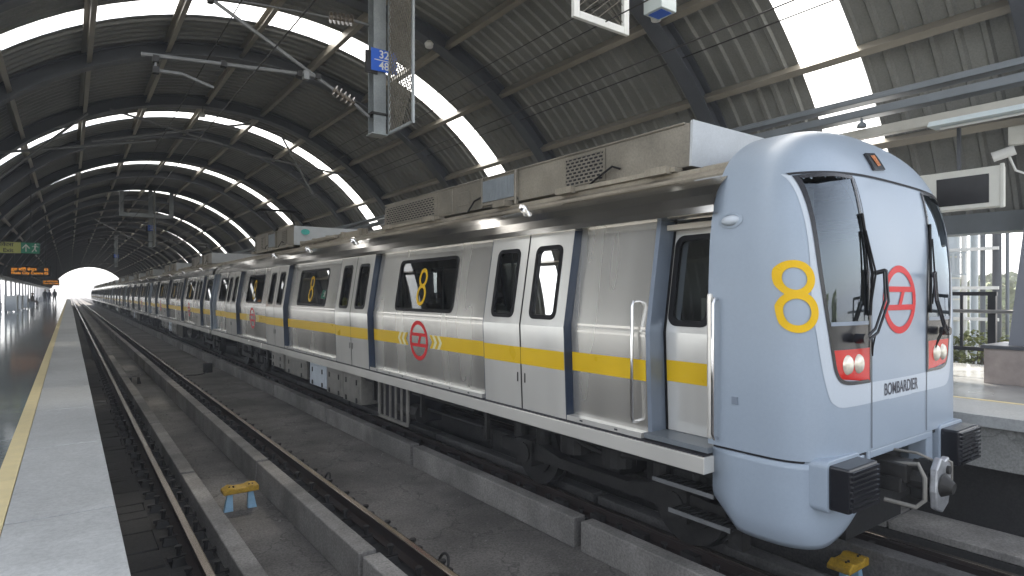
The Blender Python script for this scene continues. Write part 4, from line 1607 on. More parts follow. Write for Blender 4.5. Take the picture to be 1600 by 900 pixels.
# cab side: recess, door, jamb
mb = MB()
YR = 3.895
zs = [1.19, 2.13, 3.19]
for c, d in zip(zs, zs[1:]):
    mb.hexa([(sx(c, .10), YR - .045, c), (sx(c, .10), YR + .004, c), (sx(c, .36), YR + .004, c), (sx(c, .30), YR - .045, c)],
            [(sx(d, .10), YR - .045, d), (sx(d, .10), YR + .004, d), (sx(d, .36), YR + .004, d), (sx(d, .30), YR - .045, d)])
mb.build("jamb", 'greyblue', cab)
cd = MB()
wall(cd, 3.2, 3.86, 1.2, 3.17, .30, (3.36 + .04, 3.80 - .04, 2.2 + .04, 3.04 - .04), 1, edge=.05)
cdo = cd.build("cab_door", 'steel2', cab)
window(cdo, 3.34, 3.81, 2.19, 3.05, .30, 1, .055, .10, "window_seal")
s = MB()
s.face([(sx(1.665, .297), 3.21, 1.665), (sx(1.665, .297), 3.85, 1.665), (sx(1.865, .297), 3.85, 1.865), (sx(1.865, .297), 3.21, 1.865)])
s.build("stripe", 'yellow', cdo)
s = MB()
for c, d in zip(zs, zs[1:]):
    s.face([(sx(c, .296), 3.82, c), (sx(c, .296), 3.86, c), (sx(d, .296), 3.86, d), (sx(d, .296), 3.82, d)])
s.build("rubber_seal", 'black', cdo)
mb = MB()
mb.box(-1.56, -1.2, 3.16, 3.86, 1.15, 1.195)
mb.build("threshold", 'tray', cab)
mb = MB()                                   # opposite cab side closed
wall(mb, 3.2, 3.9, 1.19, 3.19, .12, None, -1, edge=.05)
mb.build("body_side", 'steel', cab)
for (y, x, z0, z1) in ((4.02, 4.345, 1.27, 2.42), (3.12, 4.35, 1.28, 2.45)):
    mb = MB()
    xx = x - XC
    mb.tube([(xx + .10, y, z0), (xx + .02, y, z0), (xx, y, z0 + .04), (xx, y, z1 - .04), (xx + .02, y, z1), (xx + .12, y, z1)], .016, 10)
    mb.build("handrail", 'chrome', cab, smooth=True)
mb = MB()
mb.prism([(3.165, 1.26), (3.215, 1.26), (3.215, 2.50), (3.165, 2.50)], 'x', -1.512, -1.45)
mb.build("handrail_backing", 'sill', cab, bevel=.02)
# cab interior: desk, back wall, blind
mb = MB()
mb.box(-1.3, 1.3, 4.0, 4.05, 1.16, 3.4)
mb.box(-1.2, 1.2, 2.62, 3.0, 1.3, 2.12)
mb.box(-.9, -.3, 3.2, 3.7, 1.5, 1.62)
mb.box(-.9, -.3, 3.62, 3.72, 1.62, 2.45)
mb.build("cab_interior", 'offwhite', cab)
mb = MB()
mb.box(-1.18, -1.02, 3.985, 3.998, 2.3, 2.9)
mb.build("cab_cabinet", 'blackpl', cab)
mb = MB()
mb.box(-1.22, -1.1, 3.97, 3.984, 2.55, 2.75)
mb.build("cab_handset", 'redpl', cab)
mb = MB()
mb.box(-1.05, -.68, 2.72, 2.735, 2.95, 3.4)
mb.box(.62, 1.0, 2.72, 2.735, 2.95, 3.4)
mb.build("sun_blind", 'offwhite', cab)

mb = MB()
for (y, z) in ((2.95, 1.62), (3.02, 1.60)):
    xx = side_pt(y, z, .003)
    mb.box(xx - .004, xx + .004, y - .028, y + .028, z - .03, z + .03) if y < 3 else None
build_each(mb, "socket_cover", 'greyblue', cab)
# lower skirts with rounded foot
def skirt(sg):
    mb = MB()
    NU, NV = 40, 14
    def pt(u, v):
        # u along the plan from flank to the opening, v downwards
        a_end = (5.16 - NC_) / HW
        k = 1 - (u ** 2.6) * (1 + a_end)
        y = nose_y(min(1, abs(k)), 1, 0)
        xl = HW * k                       # distance from the middle
        fr = max(0.0, (y - 2.80) / .35)
        ex = max(0.0, (1.36 - xl) / .62)
        zb = .54 + .24 * (1 - sqrt(max(0, 1 - min(1, fr) ** 2.2))) + .26 * ex ** 2
        z = 1.198 + (zb - 1.198) * v
        tuck = .05 * max(0, v - .75) ** 1.6 / .109
        w = max(0, min(1, (k - .75) * 5))
        return (sg * (-xl * (HW - .014) / HW + tuck * w) + NC_ - XC, y + .014 + tuck * .8 * (1 - w * .5), z)
    mb.grid(pt, NU, NV)
    return mb
for sg in (1, -1):
    o = skirt(sg).build("skirt", 'cab', cab, smooth=True, solid=.03)
mb = MB()
mb.prism([(-.62, 1.15), (.62, 1.15), (.62, 1.215), (-.62, 1.215)], 'y', 2.285, 2.36)
mb.box(-.66, -.60, 2.29, 2.45, .86, 1.215)
mb.box(.52, .66, 2.29, 2.45, .80, 1.215)
mb.build("coupler_surround", 'cab', cab, bevel=.01)
mb = MB()
mb.box(-.58, .50, 2.50, 2.6, .4, 1.2)
mb.box(-1.1, 1.1, 2.62, 3.1, .45, 1.15)
mb.build("headstock", 'under', cab)
# buffers
for x0, x1 in ((4.565 - XC, 5.03 - XC), (6.68 - XC, 7.20 - XC)):
    z0, z1, yf, yk = .885, 1.215, 2.10, 2.62
    mb = MB()
    mb.box(x0, x1, yf + .02, yk, z0, z1)
    bu = mb.build("buffer", 'blackpl', cab, bevel=.018)
    g = MB()
    for k in range(8):
        zz = z0 + .03 + (z1 - z0 - .06) * k / 7
        g.box(x0 + .02, x1 - .02, yf - .002, yf + .022, zz - .011, zz + .011)
    g.build("buffer_rib", 'blackpl', bu)
    g = MB()
    P0 = rrect(x0 - .03, x1 + .03, z0 - .028, z1 + .03, .05)
    g.prism(P0, 'y', 2.265, 2.75)
    g.build("buffer_flange", 'cab', bu, bevel=.008)
# coupler
mb = MB()
cxl, cz = 5.70 - XC, .96
mb.box(cxl - .17, cxl + .10, 2.12, 2.55, cz - .02, cz + .13)
mb.box(cxl - .20, cxl - .06, 2.15, 2.5, cz - .10, cz + .02)
mb.tube([(cxl - .05, 2.55, cz), (cxl, 2.0, cz)], .085, 12)
cp = mb.build("coupler", 'under2', cab, bevel=.012)
mb = MB()
face = [(-.13, -.20), (-.02, -.245), (.10, -.19), (.155, -.05), (.15, .12), (.11, .19), (.03, .17), (-.05, .205), (-.135, .12), (-.155, -.06)]
mb.prism([(cxl + .06 + a, cz + b) for a, b in face], 'y', 1.93, 1.985)
hd = mb.build("coupler_face", 'couple', cp, bevel=.012)
mb = MB()
mb.prism([(cxl + .06 + a * .78, cz + b * .78) for a, b in face], 'y', 1.985, 2.14)
mb.build("coupler_body", 'under', cp, bevel=.01)
mb = MB()
mb.tube([(cxl + .03, 1.93, cz - .02), (cxl + .03, 1.85, cz - .03)], [.10, .045], 16)
mb.tube([(cxl + .13, 1.93, cz + .09), (cxl + .13, 1.91, cz + .09)], .035, 12)
mb.build("coupler_cone", 'under2', cp, smooth=True)
mb = MB()
mb.tube([(cxl - .10, 2.30, cz + .10), (cxl - .12, 2.05, cz + .15), (cxl - .13, 2.0, cz + .05), (cxl - .13, 2.0, cz - .13), (cxl - .17, 2.05, cz - .19), (cxl - .26, 2.25, cz - .16)], .018, 8)
mb.tube([(cxl + .02, 2.3, cz + .2), (cxl + .0, 2.1, cz + .21), (cxl + .05, 2.0, cz + .16)], .012, 8)
mb.tube([(cxl + .15, 1.94, cz + .16), (cxl + .215, 1.93, cz + .14), (cxl + .215, 1.93, cz - .06), (cxl + .17, 1.94, cz - .1)], .012, 8)
mb.build("coupler_pipe", 'tank', cp, smooth=True)
# cab steps
for z in (.765, .525):
    mb = MB()
    a, b = (3.18, 3.85) if z > .6 else (3.02, 3.66)
    mb.box(-1.45, -1.23, a, b, z - .02, z)
    for k in range(14):
        yy = a + (b - a) * (k + .5) / 14
        mb.box(-1.43, -1.25, yy - .012, yy + .012, z, z + .008)
    st = mb.build("step", 'under', cab)
    mb = MB()
    mb.box(-1.462, -1.449, a, b, z - .025, z + .012)
    mb.build("step_nosing", 'pipe', st)
# pantograph on the driving carriage
mb = MB()
py, pz = 21.6, 3.9
mb.box(-.7, .7, py - .6, py + .9, pz - .02, pz + .06)
for s in (-1, 1):
    mb.tube([(s * .3, py + .8, pz + .1), (s * .3, py - .7, pz + .75), (s * .42, py + .35, 5.30)], .035, 6)
mb.tube([(-.75, py + .35, 5.28), (-.62, py + .35, 5.36), (.62, py + .35, 5.36), (.75, py + .35, 5.28)], .025, 6)
mb.tube([(-.75, py + .1, 5.28), (-.62, py + .1, 5.36), (.62, py + .1, 5.36), (.75, py + .1, 5.28)], .025, 6)
mb.build("pantograph", 'under', cab)

# ------------------------------------------------------------------ overhead line
def mast(label, x, y, zb, plate=None):
    t = thing("overhead_mast", label, "hanging mast", (x, y, zb), "masts hanging from the vault between the tracks")
    o = (x, y, zb)
    mb = MB(o)
    mb.box(x - .10, x + .10, y - .11, y - .095, zb + .02, 8.9)
    mb.box(x - .10, x + .10, y + .095, y + .11, zb + .02, 8.9)
    mb.box(x - .01, x + .01, y - .095, y + .095, zb + .02, 8.9)
    mb.box(x - .13, x + .13, y - .125, y + .125, zb, zb + .02)
    p = mb.build("post", 'galv', t)
    mb = MB(o)
    mb.box(x - .135, x + .135, y - .13, y + .13, zb + .30, zb + .335)
    mb.build("clamp", 'fast', t)
    # mesh screen, parallel to the track
    xs_ = x + .14
    ya, yb, z0, z1 = y - .95, y - .14, zb + .05, 8.5
    mb = MB(o)
    st = .11
    h = z1 - z0
    w = yb - ya
    n = int((h + w) / st)
    for k in range(n + 1):
        for sgn in (1, -1):
            c = k * st
            # line v - u*1.5 = c - 1.5 w
            pts = []
            for u in (0, w):
                v = c + sgn * 1.4 * (u - w / 2) - w * .0
                pts.append((u, v))
            (u0, v0), (u1, v1) = pts
            def cl(u0, v0, u1, v1):
                t0, t1 = 0.0, 1.0
                dv = v1 - v0
                for lim, s in ((0, 1), (h, -1)):
                    p_, q_ = -s * dv, s * (v0 - lim)
                    if abs(p_) < 1e-9:
                        continue
                    r_ = q_ / p_
                    if p_ < 0:
                        t0 = max(t0, r_)
                    else:
                        t1 = min(t1, r_)
                return (t0, t1) if t0 < t1 else None
            r_ = cl(u0, v0, u1, v1)
            if r_:
                a = (u0 + (u1 - u0) * r_[0], v0 + dv_ * r_[0]) if False else (u0 + (u1 - u0) * r_[0], v0 + (v1 - v0) * r_[0])
                b = (u0 + (u1 - u0) * r_[1], v0 + (v1 - v0) * r_[1])
                mb.tube([(xs_ + sgn * .004, ya + a[0], z0 + a[1]), (xs_ + sgn * .004, ya + b[0], z0 + b[1])], .010, 4, caps=False)
    ms = mb.build("mesh_screen", 'mesh', t)
    mb = MB(o)
    mb.box(xs_ - .018, xs_ + .018, ya - .02, ya + .02, z0 - .04, z1)
    mb.box(xs_ - .018, xs_ + .018, yb - .02, yb + .02, z0, z1)
    mb.box(xs_ - .018, xs_ + .018, ya, yb, z0 - .04, z0)
    mb.build("mesh_frame", 'galv', ms)
    if plate:
        mb = MB(o)
        zc = zb + 1.13
        mb.box(x - .16, x + .26, y - .15, y - .14, zc - .17, zc + .17)
        pl = mb.build("number_plate", 'plate', t)
        m2 = MB()
        fn = lambda u, v: (x + .05 + u - o[0], y - .153 - o[1], zc + v - o[2])
        m2.add(text_mb(plate[0], .17, lambda u, v: fn(u, v + .085), bold=.003))
        m2.add(text_mb(plate[1], .17, lambda u, v: fn(u, v - .085), bold=.003))
        m2.add(text_mb("-", .01, lambda u, v: fn(u, v)))
        b = MB(o)
        b.box(x - .11, x + .21, y - .154, y - .152, zc - .006, zc + .006)
        m2.add(b)
        m2.build("numerals", 'white', pl)
        mb = MB(o)
        mb.box(x - .25, x - .05, y - .139, y - .125, zc - .22, zc + .12)
        mb.build("back_plate", 'fast', t)
    return t
def insulator(mb, a, b, n=6, r=.075):
    from mathutils import Vector
    A, B = Vector(a), Vector(b)
    d = (B - A)
    path, rad = [], []
    for k in range(n):
        for q, rr in ((.05, .03), (.42, .035), (.5, r), (.58, r), (.66, .035), (.95, .03)):
            path.append(A + d * ((k + q) / n))
            rad.append(rr)
    mb.tube(path, rad, 10)
    return mb
def cantilever(parent, x, y, zb, o, sg=-1):
    def P(dx, z, dy=0):
        return (x + sg * dx, y + dy, z)
    mb = MB(o)
    mb.tube([P(.70, 5.54), P(2.36, 6.42), P(2.9, 6.75)], .027, 8)           # diagonal tube
    mb.tube([P(.93, 5.68), P(1.04, 5.68), P(3.15, 5.50)], .027, 8)           # horizontal tube
    mb.tube([P(2.99, 5.47), P(2.99, 5.32)], .015, 6)
    mb.tube([P(2.97, 5.33), P(2.7, 5.345), P(2.32, 5.24)], .022, 8)
    mb.tube([P(.13, 5.22), P(.36, 5.38)], .026, 8)
    mb.tube([P(.13, 6.64), P(.38, 6.65)], .022, 8)
    mb.tube([P(.76, 6.60), P(1.9, 6.50), P(2.36, 6.44)], .012, 6)
    mb.box(P(1.1, 0)[0] - .04, P(1.1, 0)[0] + .04, y - .04, y + .04, 5.60, 5.72)
    ct = mb.build("cantilever", 'pipe', parent, smooth=True)
    mb = MB(o)
    insulator(mb, P(.37, 5.39), P(.70, 5.54), 5, .085)
    mb.build("insulator", 'insul', ct, smooth=True)
    mb = MB(o)
    insulator(mb, P(.38, 6.645), P(.76, 6.60), 6, .085)
    mb.build("insulator", 'insul', ct, smooth=True)
    mb = MB(o)
    for (dx, z) in ((2.99, 5.47), (2.99, 5.33), (2.36, 6.40), (.93, 5.68), (1.2, 5.66), (2.2, 5.58)):
        mb.box(P(dx, 0)[0] - .035, P(dx, 0)[0] + .035, y - .045, y + .045, z - .04, z + .04)
    mb.build("clamp", 'fast', ct)
    return ct
m1 = mast("nearest hanging mast, galvanised with mesh screen and blue plate reading 32 48", 3.88, 8.9, 4.95, ("32", "48"))
cantilever(m1, 3.88, 8.9, 4.95, (3.88, 8.9, 4.95), -1)
m2 = mast("second hanging mast with mesh screen, farther down the vault", 3.88, 41.5, 5.2, ("32", "46"))
cantilever(m2, 3.88, 41.5, 5.2, (3.88, 41.5, 5.2), -1)
cantilever(m2, 3.88, 41.5, 5.2, (3.88, 41.5, 5.2), 1)
m3 = mast("third hanging mast, a thin dark shape near the bright tunnel end", 3.88, 75, 5.2, ("32", "44"))
cantilever(m3, 3.88, 75, 5.2, (3.88, 75, 5.2), -1)
# frame carrying the second mast
t = thing("mast_bracket", "grey U shaped steel bracket above the second hanging mast", "bracket", (3.6, 41, 7.7))
mb = MB((3.6, 41, 7.7))
mb.box(2.3, 2.5, 40.9, 41.1, 7.1, 8.7)
mb.box(4.8, 5.0, 40.9, 41.1, 7.1, 8.7)
mb.box(2.3, 5.0, 40.88, 41.12, 6.9, 7.1)
mb.build("frame", 'galv', t)
# slanting cross tubes by the second skylight
t = thing("cross_tubing", "crossing grey tubes with insulators slung under the second skylight", "tubing", (3, 20, 7))
O3 = (3, 20, 7)
for (a, b) in (((.9, 20, 7.55), (3.75, 20, 6.99)), ((.5, 20, 6.62), (4.55, 20, 7.75)), ((-1.7, 20, 5.1), (.4, 20, 7.35)), ((4.4, 20, 6.80), (8.0, 20, 6.45)), ((5.45, 20, 7.55), (6.5, 20, 5.7)), ((-1.6, 20, 6.0), (2.0, 20, 6.85))):
    mb = MB(O3)
    mb.tube([a, b], .034, 8)
    mb.build("tube", 'pipe', t, smooth=True)

def wire(label, pts, r, group="overhead wires"):
    mb = MB()
    mb.tube(pts, r, 6)
    return tag(mb.build("overhead_wire", 'wire'), label, "overhead wire", group)
def cat(x, zc, zm):
    return [(x + random.uniform(-.02, .02), -40 + 10 * k, zm - .12 * (1 - abs((k % 4) - 2) / 2)) for k in range(26)]
wire("dark contact wire over the empty near track", [(1.88, -40, 5.3), (1.88, 9, 5.27), (1.95, 41, 5.27), (1.85, 75, 5.27), (1.9, 230, 5.27)], .009)
wire("thin messenger wire above the empty near track", cat(1.85, 0, 6.45), .009)
wire("dark contact wire over the parked train", [(5.85, -40, 5.43), (5.9, 230, 5.43)], .009)
wire("thin messenger wire above the parked train", cat(5.95, 0, 6.25), .009)
wire("thin earth wire near the crown on the right of the vault", [(6.0, -40, 6.55), (6.0, 230, 6.5)], .008)
wire("pale thin cable running along the vault crown", [(.78, -20, 8.3), (.78, 170, 8.3)], .010)
wire("cable strung low along the right flank of the vault", [(8.9, -20, 6.72), (8.9, 170, 6.72)], .012)

# ------------------------------------------------------------------ right platform fittings
def long_box(name, label, cat_, x, w, z0, z1, m, group=None, ya=Y0, yb=Y1, lip=True):
    mb = MB()
    mb.box(x - w, x + w, ya, yb, z0, z1)
    if lip:
        mb.box(x - w - .025, x - w - .002, ya, yb, z0 - .02, z0 + .03)
    return tag(mb.build(name, m, bevel=.006), label, cat_, group)
long_box("cable_tray", "upper grey cable tray running over the far platform", "cable tray", 9.15, .13, 5.20, 5.27, 'tray', "cable trays over the far platform")
t = thing("cable_tray", "deep blue grey duct just below the upper cable tray", "cable tray", (9.05, 0, 5.0), "cable trays over the far platform")
MB((9.05, 0, 5.0)).box(8.98, 9.2, Y0, Y1, 4.97, 5.08).build("duct", 'tray', t, bevel=.01)
long_box("trunking", "cream lighting trunking under the cable ducts", "trunking", 9.15, .09, 4.70, 4.82, 'duct')
for k in range(3):
    y = 1.2 + 4.8 * k
    if k == 0:
        a, b = .9, 3.16
    else:
        a, b = y + 2.6, y + 4.4
    t = thing("strip_light", ["pale blue strip light fitting nearest the train nose, unlit", "strip light fitting behind the train nose", "strip light fitting far behind the train roof"][k], "strip light", (9.0, a, 4.6), "strip lights under the trunking")
    mb = MB((9.0, a, 4.6))
    mb.prism([(8.86, 4.62), (9.14, 4.62), (9.08, 4.695), (8.92, 4.695)], 'y', a, b)
    mb.build("casing", 'lum', t, bevel=.004)
    mb = MB((9.0, a, 4.6))
    mb.tube([(9.0, a + .1, 4.60), (9.0, b - .1, 4.60)], .016, 8)
    mb.build("tube", 'white', t)
t = thing("television", "white cased television with a blank black screen over the far platform", "television", (9.6, 3, 3.8))
mb = MB((9.6, 3, 3.8))
mb.box(9.5, 9.66, 2.56, 3.60, 3.60, 4.12)
mb.box(9.49, 9.52, 2.53, 2.58, 3.58, 4.14)
cs = mb.build("casing", 'offwhite', t, bevel=.012)
MB((9.6, 3, 3.8)).box(9.493, 9.50, 2.69, 3.27, 3.66, 4.03).build("screen", 'screen', t)
MB((9.6, 3, 3.8)).box(9.56, 9.60, 3.02, 3.06, 4.12, 4.70).build("hanger", 'rib', t)
t = thing("security_camera", "white cylinder security camera on a bracket beside the column", "camera", (10.5, 2.75, 4.4))
mb = MB((10.5, 2.75, 4.4))
mb.tube([(10.45, 2.92, 4.40), (10.5, 2.68, 4.47)], .07, 16)
mb.build("housing", 'white', t, smooth=True)
mb = MB((10.5, 2.75, 4.4))
mb.tube([(10.5, 2.75, 4.40), (10.6, 2.7, 4.20), (10.95, 2.55, 4.12)], .016, 8)
mb.build("bracket", 'white', t, smooth=True)
t = thing("notice_box", "cream square control box fixed high on the column edge", "control box", (10.6, 2.6, 4.7))
MB((10.6, 2.6, 4.7)).box(10.5, 10.62, 2.40, 2.76, 4.54, 4.84).build("case", 'offwhite', t, bevel=.008)
mb = MB((10.6, 2.6, 4.7))
mb.box(10.494, 10.499, 2.52, 2.58, 4.58, 4.63)
mb.box(10.53, 10.56, 2.5, 2.52, 4.84, 4.95)
mb.box(10.53, 10.56, 2.66, 2.68, 4.84, 4.95)
mb.build("fitting", 'tray', t)
t = thing("bell", "grey bell shaped pendant under the duct above the train nose", "bell", (9.1, 4.02, 4.8))
mb = MB((9.1, 4.02, 4.8))
mb.tube([(9.02, 4.02, 4.96), (9.02, 4.02, 4.91), (9.02, 4.02, 4.88), (9.02, 4.02, 4.83)], [.015, .02, .055, .065], 12)
mb.build("dome", 'tray', t, smooth=True)
mb = MB((9.1, 4.02, 4.8))
mb.tube([(9.02, 4.02, 4.97), (9.02, 4.02, 5.0)], .01, 6)
mb.build("hook", 'tray', t)

# hanging frame and box at the top edge of the view
t = thing("hanging_frame", "white framed mesh panel hanging from the vault above the train", "hanging frame", (5.9, 6, 6.2))
o = (5.9, 6, 6.2)
mb = MB(o)
mb.box(5.36, 5.46, 5.97, 6.03, 6.14, 7.4)
mb.box(5.46, 6.3, 5.97, 6.03, 6.14, 6.24)
mb.box(6.3, 6.4, 5.97, 6.03, 6.14, 7.4)
mb.build("frame", 'white', t, bevel=.006)
mb = MB(o)
for k in range(12):
    z = 6.3 + .12 * k
    mb.tube([(5.46, 6.0, z - .35), (6.3, 6.0, z + .35)] if z - .35 > 6.22 else [(5.46 + (6.24 - z + .35) * 1.2, 6.0, 6.24), (6.3, 6.0, z + .35)], .006, 4)
    mb.tube([(6.3, 6.006, max(6.24, z - .35)), (5.46, 6.006, z + .35)], .006, 4)
mb.build("mesh", 'mesh', t)
mb = MB(o)
mb.tube([(5.41, 6, 7.4), (5.41, 6, 8.4)], .02, 6)
mb.tube([(6.35, 6, 7.4), (6.35, 6, 8.2)], .02, 6)
mb.build("hanger", 'rib', t)
t = thing("loudspeaker", "pale box loudspeaker hanging under the vault rib above the train", "loudspeaker", (7.1, 6, 6.8))
o = (7.1, 6, 6.8)
MB(o).box(6.95, 7.28, 5.85, 6.2, 6.66, 6.95).build("case", 'lum', t, bevel=.01)
MB(o).box(7.0, 7.23, 5.90, 6.15, 6.652, 6.658).build("baffle", 'plate', t)
MB(o).tube([(7.1, 6.02, 6.95), (7.1, 6.02, 7.8)], .02, 6).build("hanger", 'rib', t)
for k, (x, y, z, lb) in enumerate(((8.05, 6.9, 7.2, "over the train nose"), (6.3, 11.7, 7.9, "left of the first hanging mast"), (3.4, 21.3, 8.15, "near the crown past the mast"))):
    t = thing("pendant_lamp", "small round pale lamp under the vault rib %s" % lb, "lamp", (x, y, z), "small lamps on the vault ribs")
    mb = MB((x, y, z))
    mb.tube([(x, y, z + .06), (x, y, z), (x, y, z - .08)], [.05, .10, .08], 14)
    mb.build("shade", 'white', t, smooth=True)
    MB((x, y, z)).tube([(x, y, z + .06), (x, y, z + .25)], .012, 6).build("stem", 'rib', t)

# ------------------------------------------------------------------ left platform: signs, people
def led_sign(label, x0, x1, y, z0, z1, lines, clock, hang, size):
    t = thing("display_sign", label, "display sign", (x0, y, z0), "hanging amber train displays")
    o = (x0, y, z0)
    MB(o).box(x0, x1, y, y + .18, z0, z1).build("case", 'signbox', t, bevel=.02)
    h = (z1 - z0)
    mb = MB()
    for k, tx in enumerate(lines):
        mb.add(text_mb(tx, size, lambda u, v, k=k: (.16 + u, -.004, h * (.66 - .34 * k) + v), 'LEFT', bold=.002))
    for k, tx in enumerate(clock):
        mb.add(text_mb(tx, size, lambda u, v, k=k: (x1 - x0 - .12 + u, -.004, h * (.66 - .34 * k) + v), 'RIGHT', bold=.002))
    mb.build("led_text", 'led', t)
    mb = MB(o)
    for x in (x0 + .25, x1 - .25):
        mb.box(x - .03, x + .03, y + .06, y + .12, z1, hang)
    mb.build("hanger", 'rib', t)
    return t
led_sign("nearer dark display with amber lines reading Huda City Centre", -2.66, -.80, 42, 3.40, 3.97, ["हुडा सिटी सेन्टर", "Huda City Centre"], ["02", "02"], 7.0, .185)
led_sign("farther small amber display beyond the first one", -2.2, -.78, 75, 3.25, 3.85, ["हुडा सिटी सेन्टर", "Huda City Centre"], ["04", "04"], 7.0, .17)
t = thing("exit_sign", "yellow and green exit sign with arrow and running figure", "exit sign", (-2.9, 30, 4.0))
o = (-2.9, 30, 4.0)
MB(o).box(-3.3, -.92, 30.004, 30.15, 4.02, 4.46).build("case", 'signbox', t)
MB(o).box(-3.29, -1.50, 29.99, 30.003, 4.03, 4.45).build("yellow_panel", 'signyel', t)
gp = MB(o).box(-1.498, -.925, 29.99, 30.003, 4.03, 4.45).build("green_panel", 'signgreen', t)
mb = MB()
mb.add(text_mb("निकास", .20, lambda u, v: (-1.72 + 2.9 + u, -.013, .345 + v), 'RIGHT', bold=.003))
mb.add(text_mb("Exit", .20, lambda u, v: (-1.72 + 2.9 + u, -.013, .13 + v), 'RIGHT', bold=.003))
mb.build("lettering", 'ink', t)
mb = MB()
def S(pts):
    mb.face([(x + 2.9, -.013, z - 4.0) for x, z in pts])
S([(-1.36, 4.10), (-1.33, 4.10), (-1.33, 4.36), (-1.36, 4.36)])
S([(-1.47, 4.24), (-1.44, 4.21), (-1.345, 4.34), (-1.345, 4.40)])
S([(-1.22, 4.24), (-1.25, 4.21), (-1.345, 4.338), (-1.345, 4.398)])
S([(-1.06 + .03 * cos(a * pi / 5), 4.385 + .03 * sin(a * pi / 5)) for a in range(10)])
S([(-1.10, 4.22), (-1.05, 4.22), (-1.03, 4.345), (-1.09, 4.345)])
S([(-1.10, 4.215), (-1.06, 4.215), (-1.01, 4.14), (-1.04, 4.10)])
S([(-1.10, 4.216), (-1.075, 4.216), (-1.14, 4.09), (-1.18, 4.09)])
S([(-1.03, 4.34), (-1.03, 4.31), (-.97, 4.27), (-.96, 4.29)])
S([(-1.09, 4.34), (-1.09, 4.31), (-1.16, 4.29), (-1.16, 4.31)])
S([(-1.01, 4.40), (-.95, 4.40), (-.95, 4.415), (-1.01, 4.415)])
mb.build("pictogram", 'white', t)
mb = MB(o)
for x in (-2.9, -1.2):
    mb.box(x - .02, x + .02, 30.05, 30.09, 4.46, 7.4)
mb.build("hanger", 'rib', t)

def person(label, x, y, rz, pose, cloth, scale=1.0):
    t = thing("person", label, "person", (x, y, ZP))
    t.rotation_euler = (0, 0, rz)
    t.scale = (scale,) * 3
    sit = pose == 'sit'
    zh = .48 if sit else .92
    V, E, R = [], [], []
    def add(p, r, par=None):
        V.append(p)
        R.append(r)
        if par is not None:
            E.append((par, len(V) - 1))
        return len(V) - 1
    pel = add((0, 0, zh), .155)
    ch = add((0, .02, zh + .28), .15, pel)
    sh = add((0, .0, zh + .48), .13, ch)
    nk = add((0, -.01, zh + .60), .055, sh)
    hd = add((0, -.03, zh + .70), .095, nk)
    tp = add((0, -.02, zh + .78), .085, hd)
    for s in (-1, 1):
        st = .06 if pose == 'walk' else 0
        hp = add((s * .09, 0, zh - .06), .10, pel)
        if sit:
            kn = add((s * .12, -.44, zh - .02), .065, hp)
            an = add((s * .12, -.42, .09), .045, kn)
            add((s * .12, -.56, .05), .04, an)
        else:
            kn = add((s * .10, -.03 + s * st, .48), .068, hp)
            an = add((s * .10, .02 + s * st * 2.2, .08), .045, kn)
            add((s * .11, -.14 + s * st * 2.2, .045), .042, an)
        so_ = add((s * .19, 0, zh + .46), .065, sh)
        el = add((s * .25, .02, zh + .18), .048, so_)
        wr = add((s * .22, -.12 if not sit else -.25, zh - .04 if not sit else zh + .08), .034, el)
        add((s * .21, -.16 if not sit else -.33, zh - .12 if not sit else zh + .07), .032, wr)
    me = bpy.data.meshes.new("body")
    me.from_pydata(V, E, [])
    ob = bpy.data.objects.new("body", me)
    COL.objects.link(ob)
    ob.parent = t
    md = ob.modifiers.new("skin", 'SKIN')
    for i, v in enumerate(me.skin_vertices[0].data if me.skin_vertices else []):
        v.radius = (R[i], R[i])
    if not me.skin_vertices:
        me.attributes
    sub = ob.modifiers.new("sub", 'SUBSURF')
    sub.levels = sub.render_levels = 1
    me.materials.append(cloth)
    # face and hair
    hm = MB()
    for i in range(1):
        hm.grid(lambda u, v: (.098 * cos(2 * pi * u) * cos(pi * (v - .5)), -.025 + .11 * sin(2 * pi * u) * cos(pi * (v - .5)), zh + .735 + .12 * sin(pi * (v - .5))), 14, 8)
    hm.build("face", 'skin', t, smooth=True)
    hm = MB()
    hm.grid(lambda u, v: (.104 * cos(2 * pi * u) * cos(.5 * pi * v), -.01 + .115 * sin(2 * pi * u) * cos(.5 * pi * v), zh + .755 + .115 * sin(.5 * pi * v)), 14, 5)
    hm.build("hair", 'hair', t, smooth=True)
    return t
M['cl2'] = mat("navy clothing", (.025, .03, .06), .8, 0, .2, 6)
M['cl3'] = mat("brown clothing", (.06, .04, .03), .8, 0, .2, 6)
person("person in dark clothes standing at the left of a group of three", -2.45, 96, .4, 'stand', M['cloth'])
person("person in navy standing in the middle of a group of three", -2.05, 98, 2.6, 'stand', M['cl2'], .97)
person("person in dark clothes walking at the right of the group of three", -1.50, 97, -.5, 'walk', M['cloth'], 1.02)
person("person in brown seated on the far platform bench", -3.0, 78, 1.2, 'sit', M['cl3'])
t = thing("bench", "dark steel bench under the seated person on the near platform", "bench", (-3.05, 78, ZP))
MB((-3.05, 78, ZP)).box(-3.3, -2.85, 77.2, 79.2, ZP + .40, ZP + .45).build("seat", 'tray', t)
MB((-3.05, 78, ZP)).box(-3.34, -3.30, 77.2, 79.2, ZP + .45, ZP + .85).build("backrest", 'tray', t)
for y in (77.4, 79.0):
    MB((-3.05, 78, ZP)).box(-3.25, -2.9, y - .03, y + .03, ZP, ZP + .40).build("leg", 'tray', t)
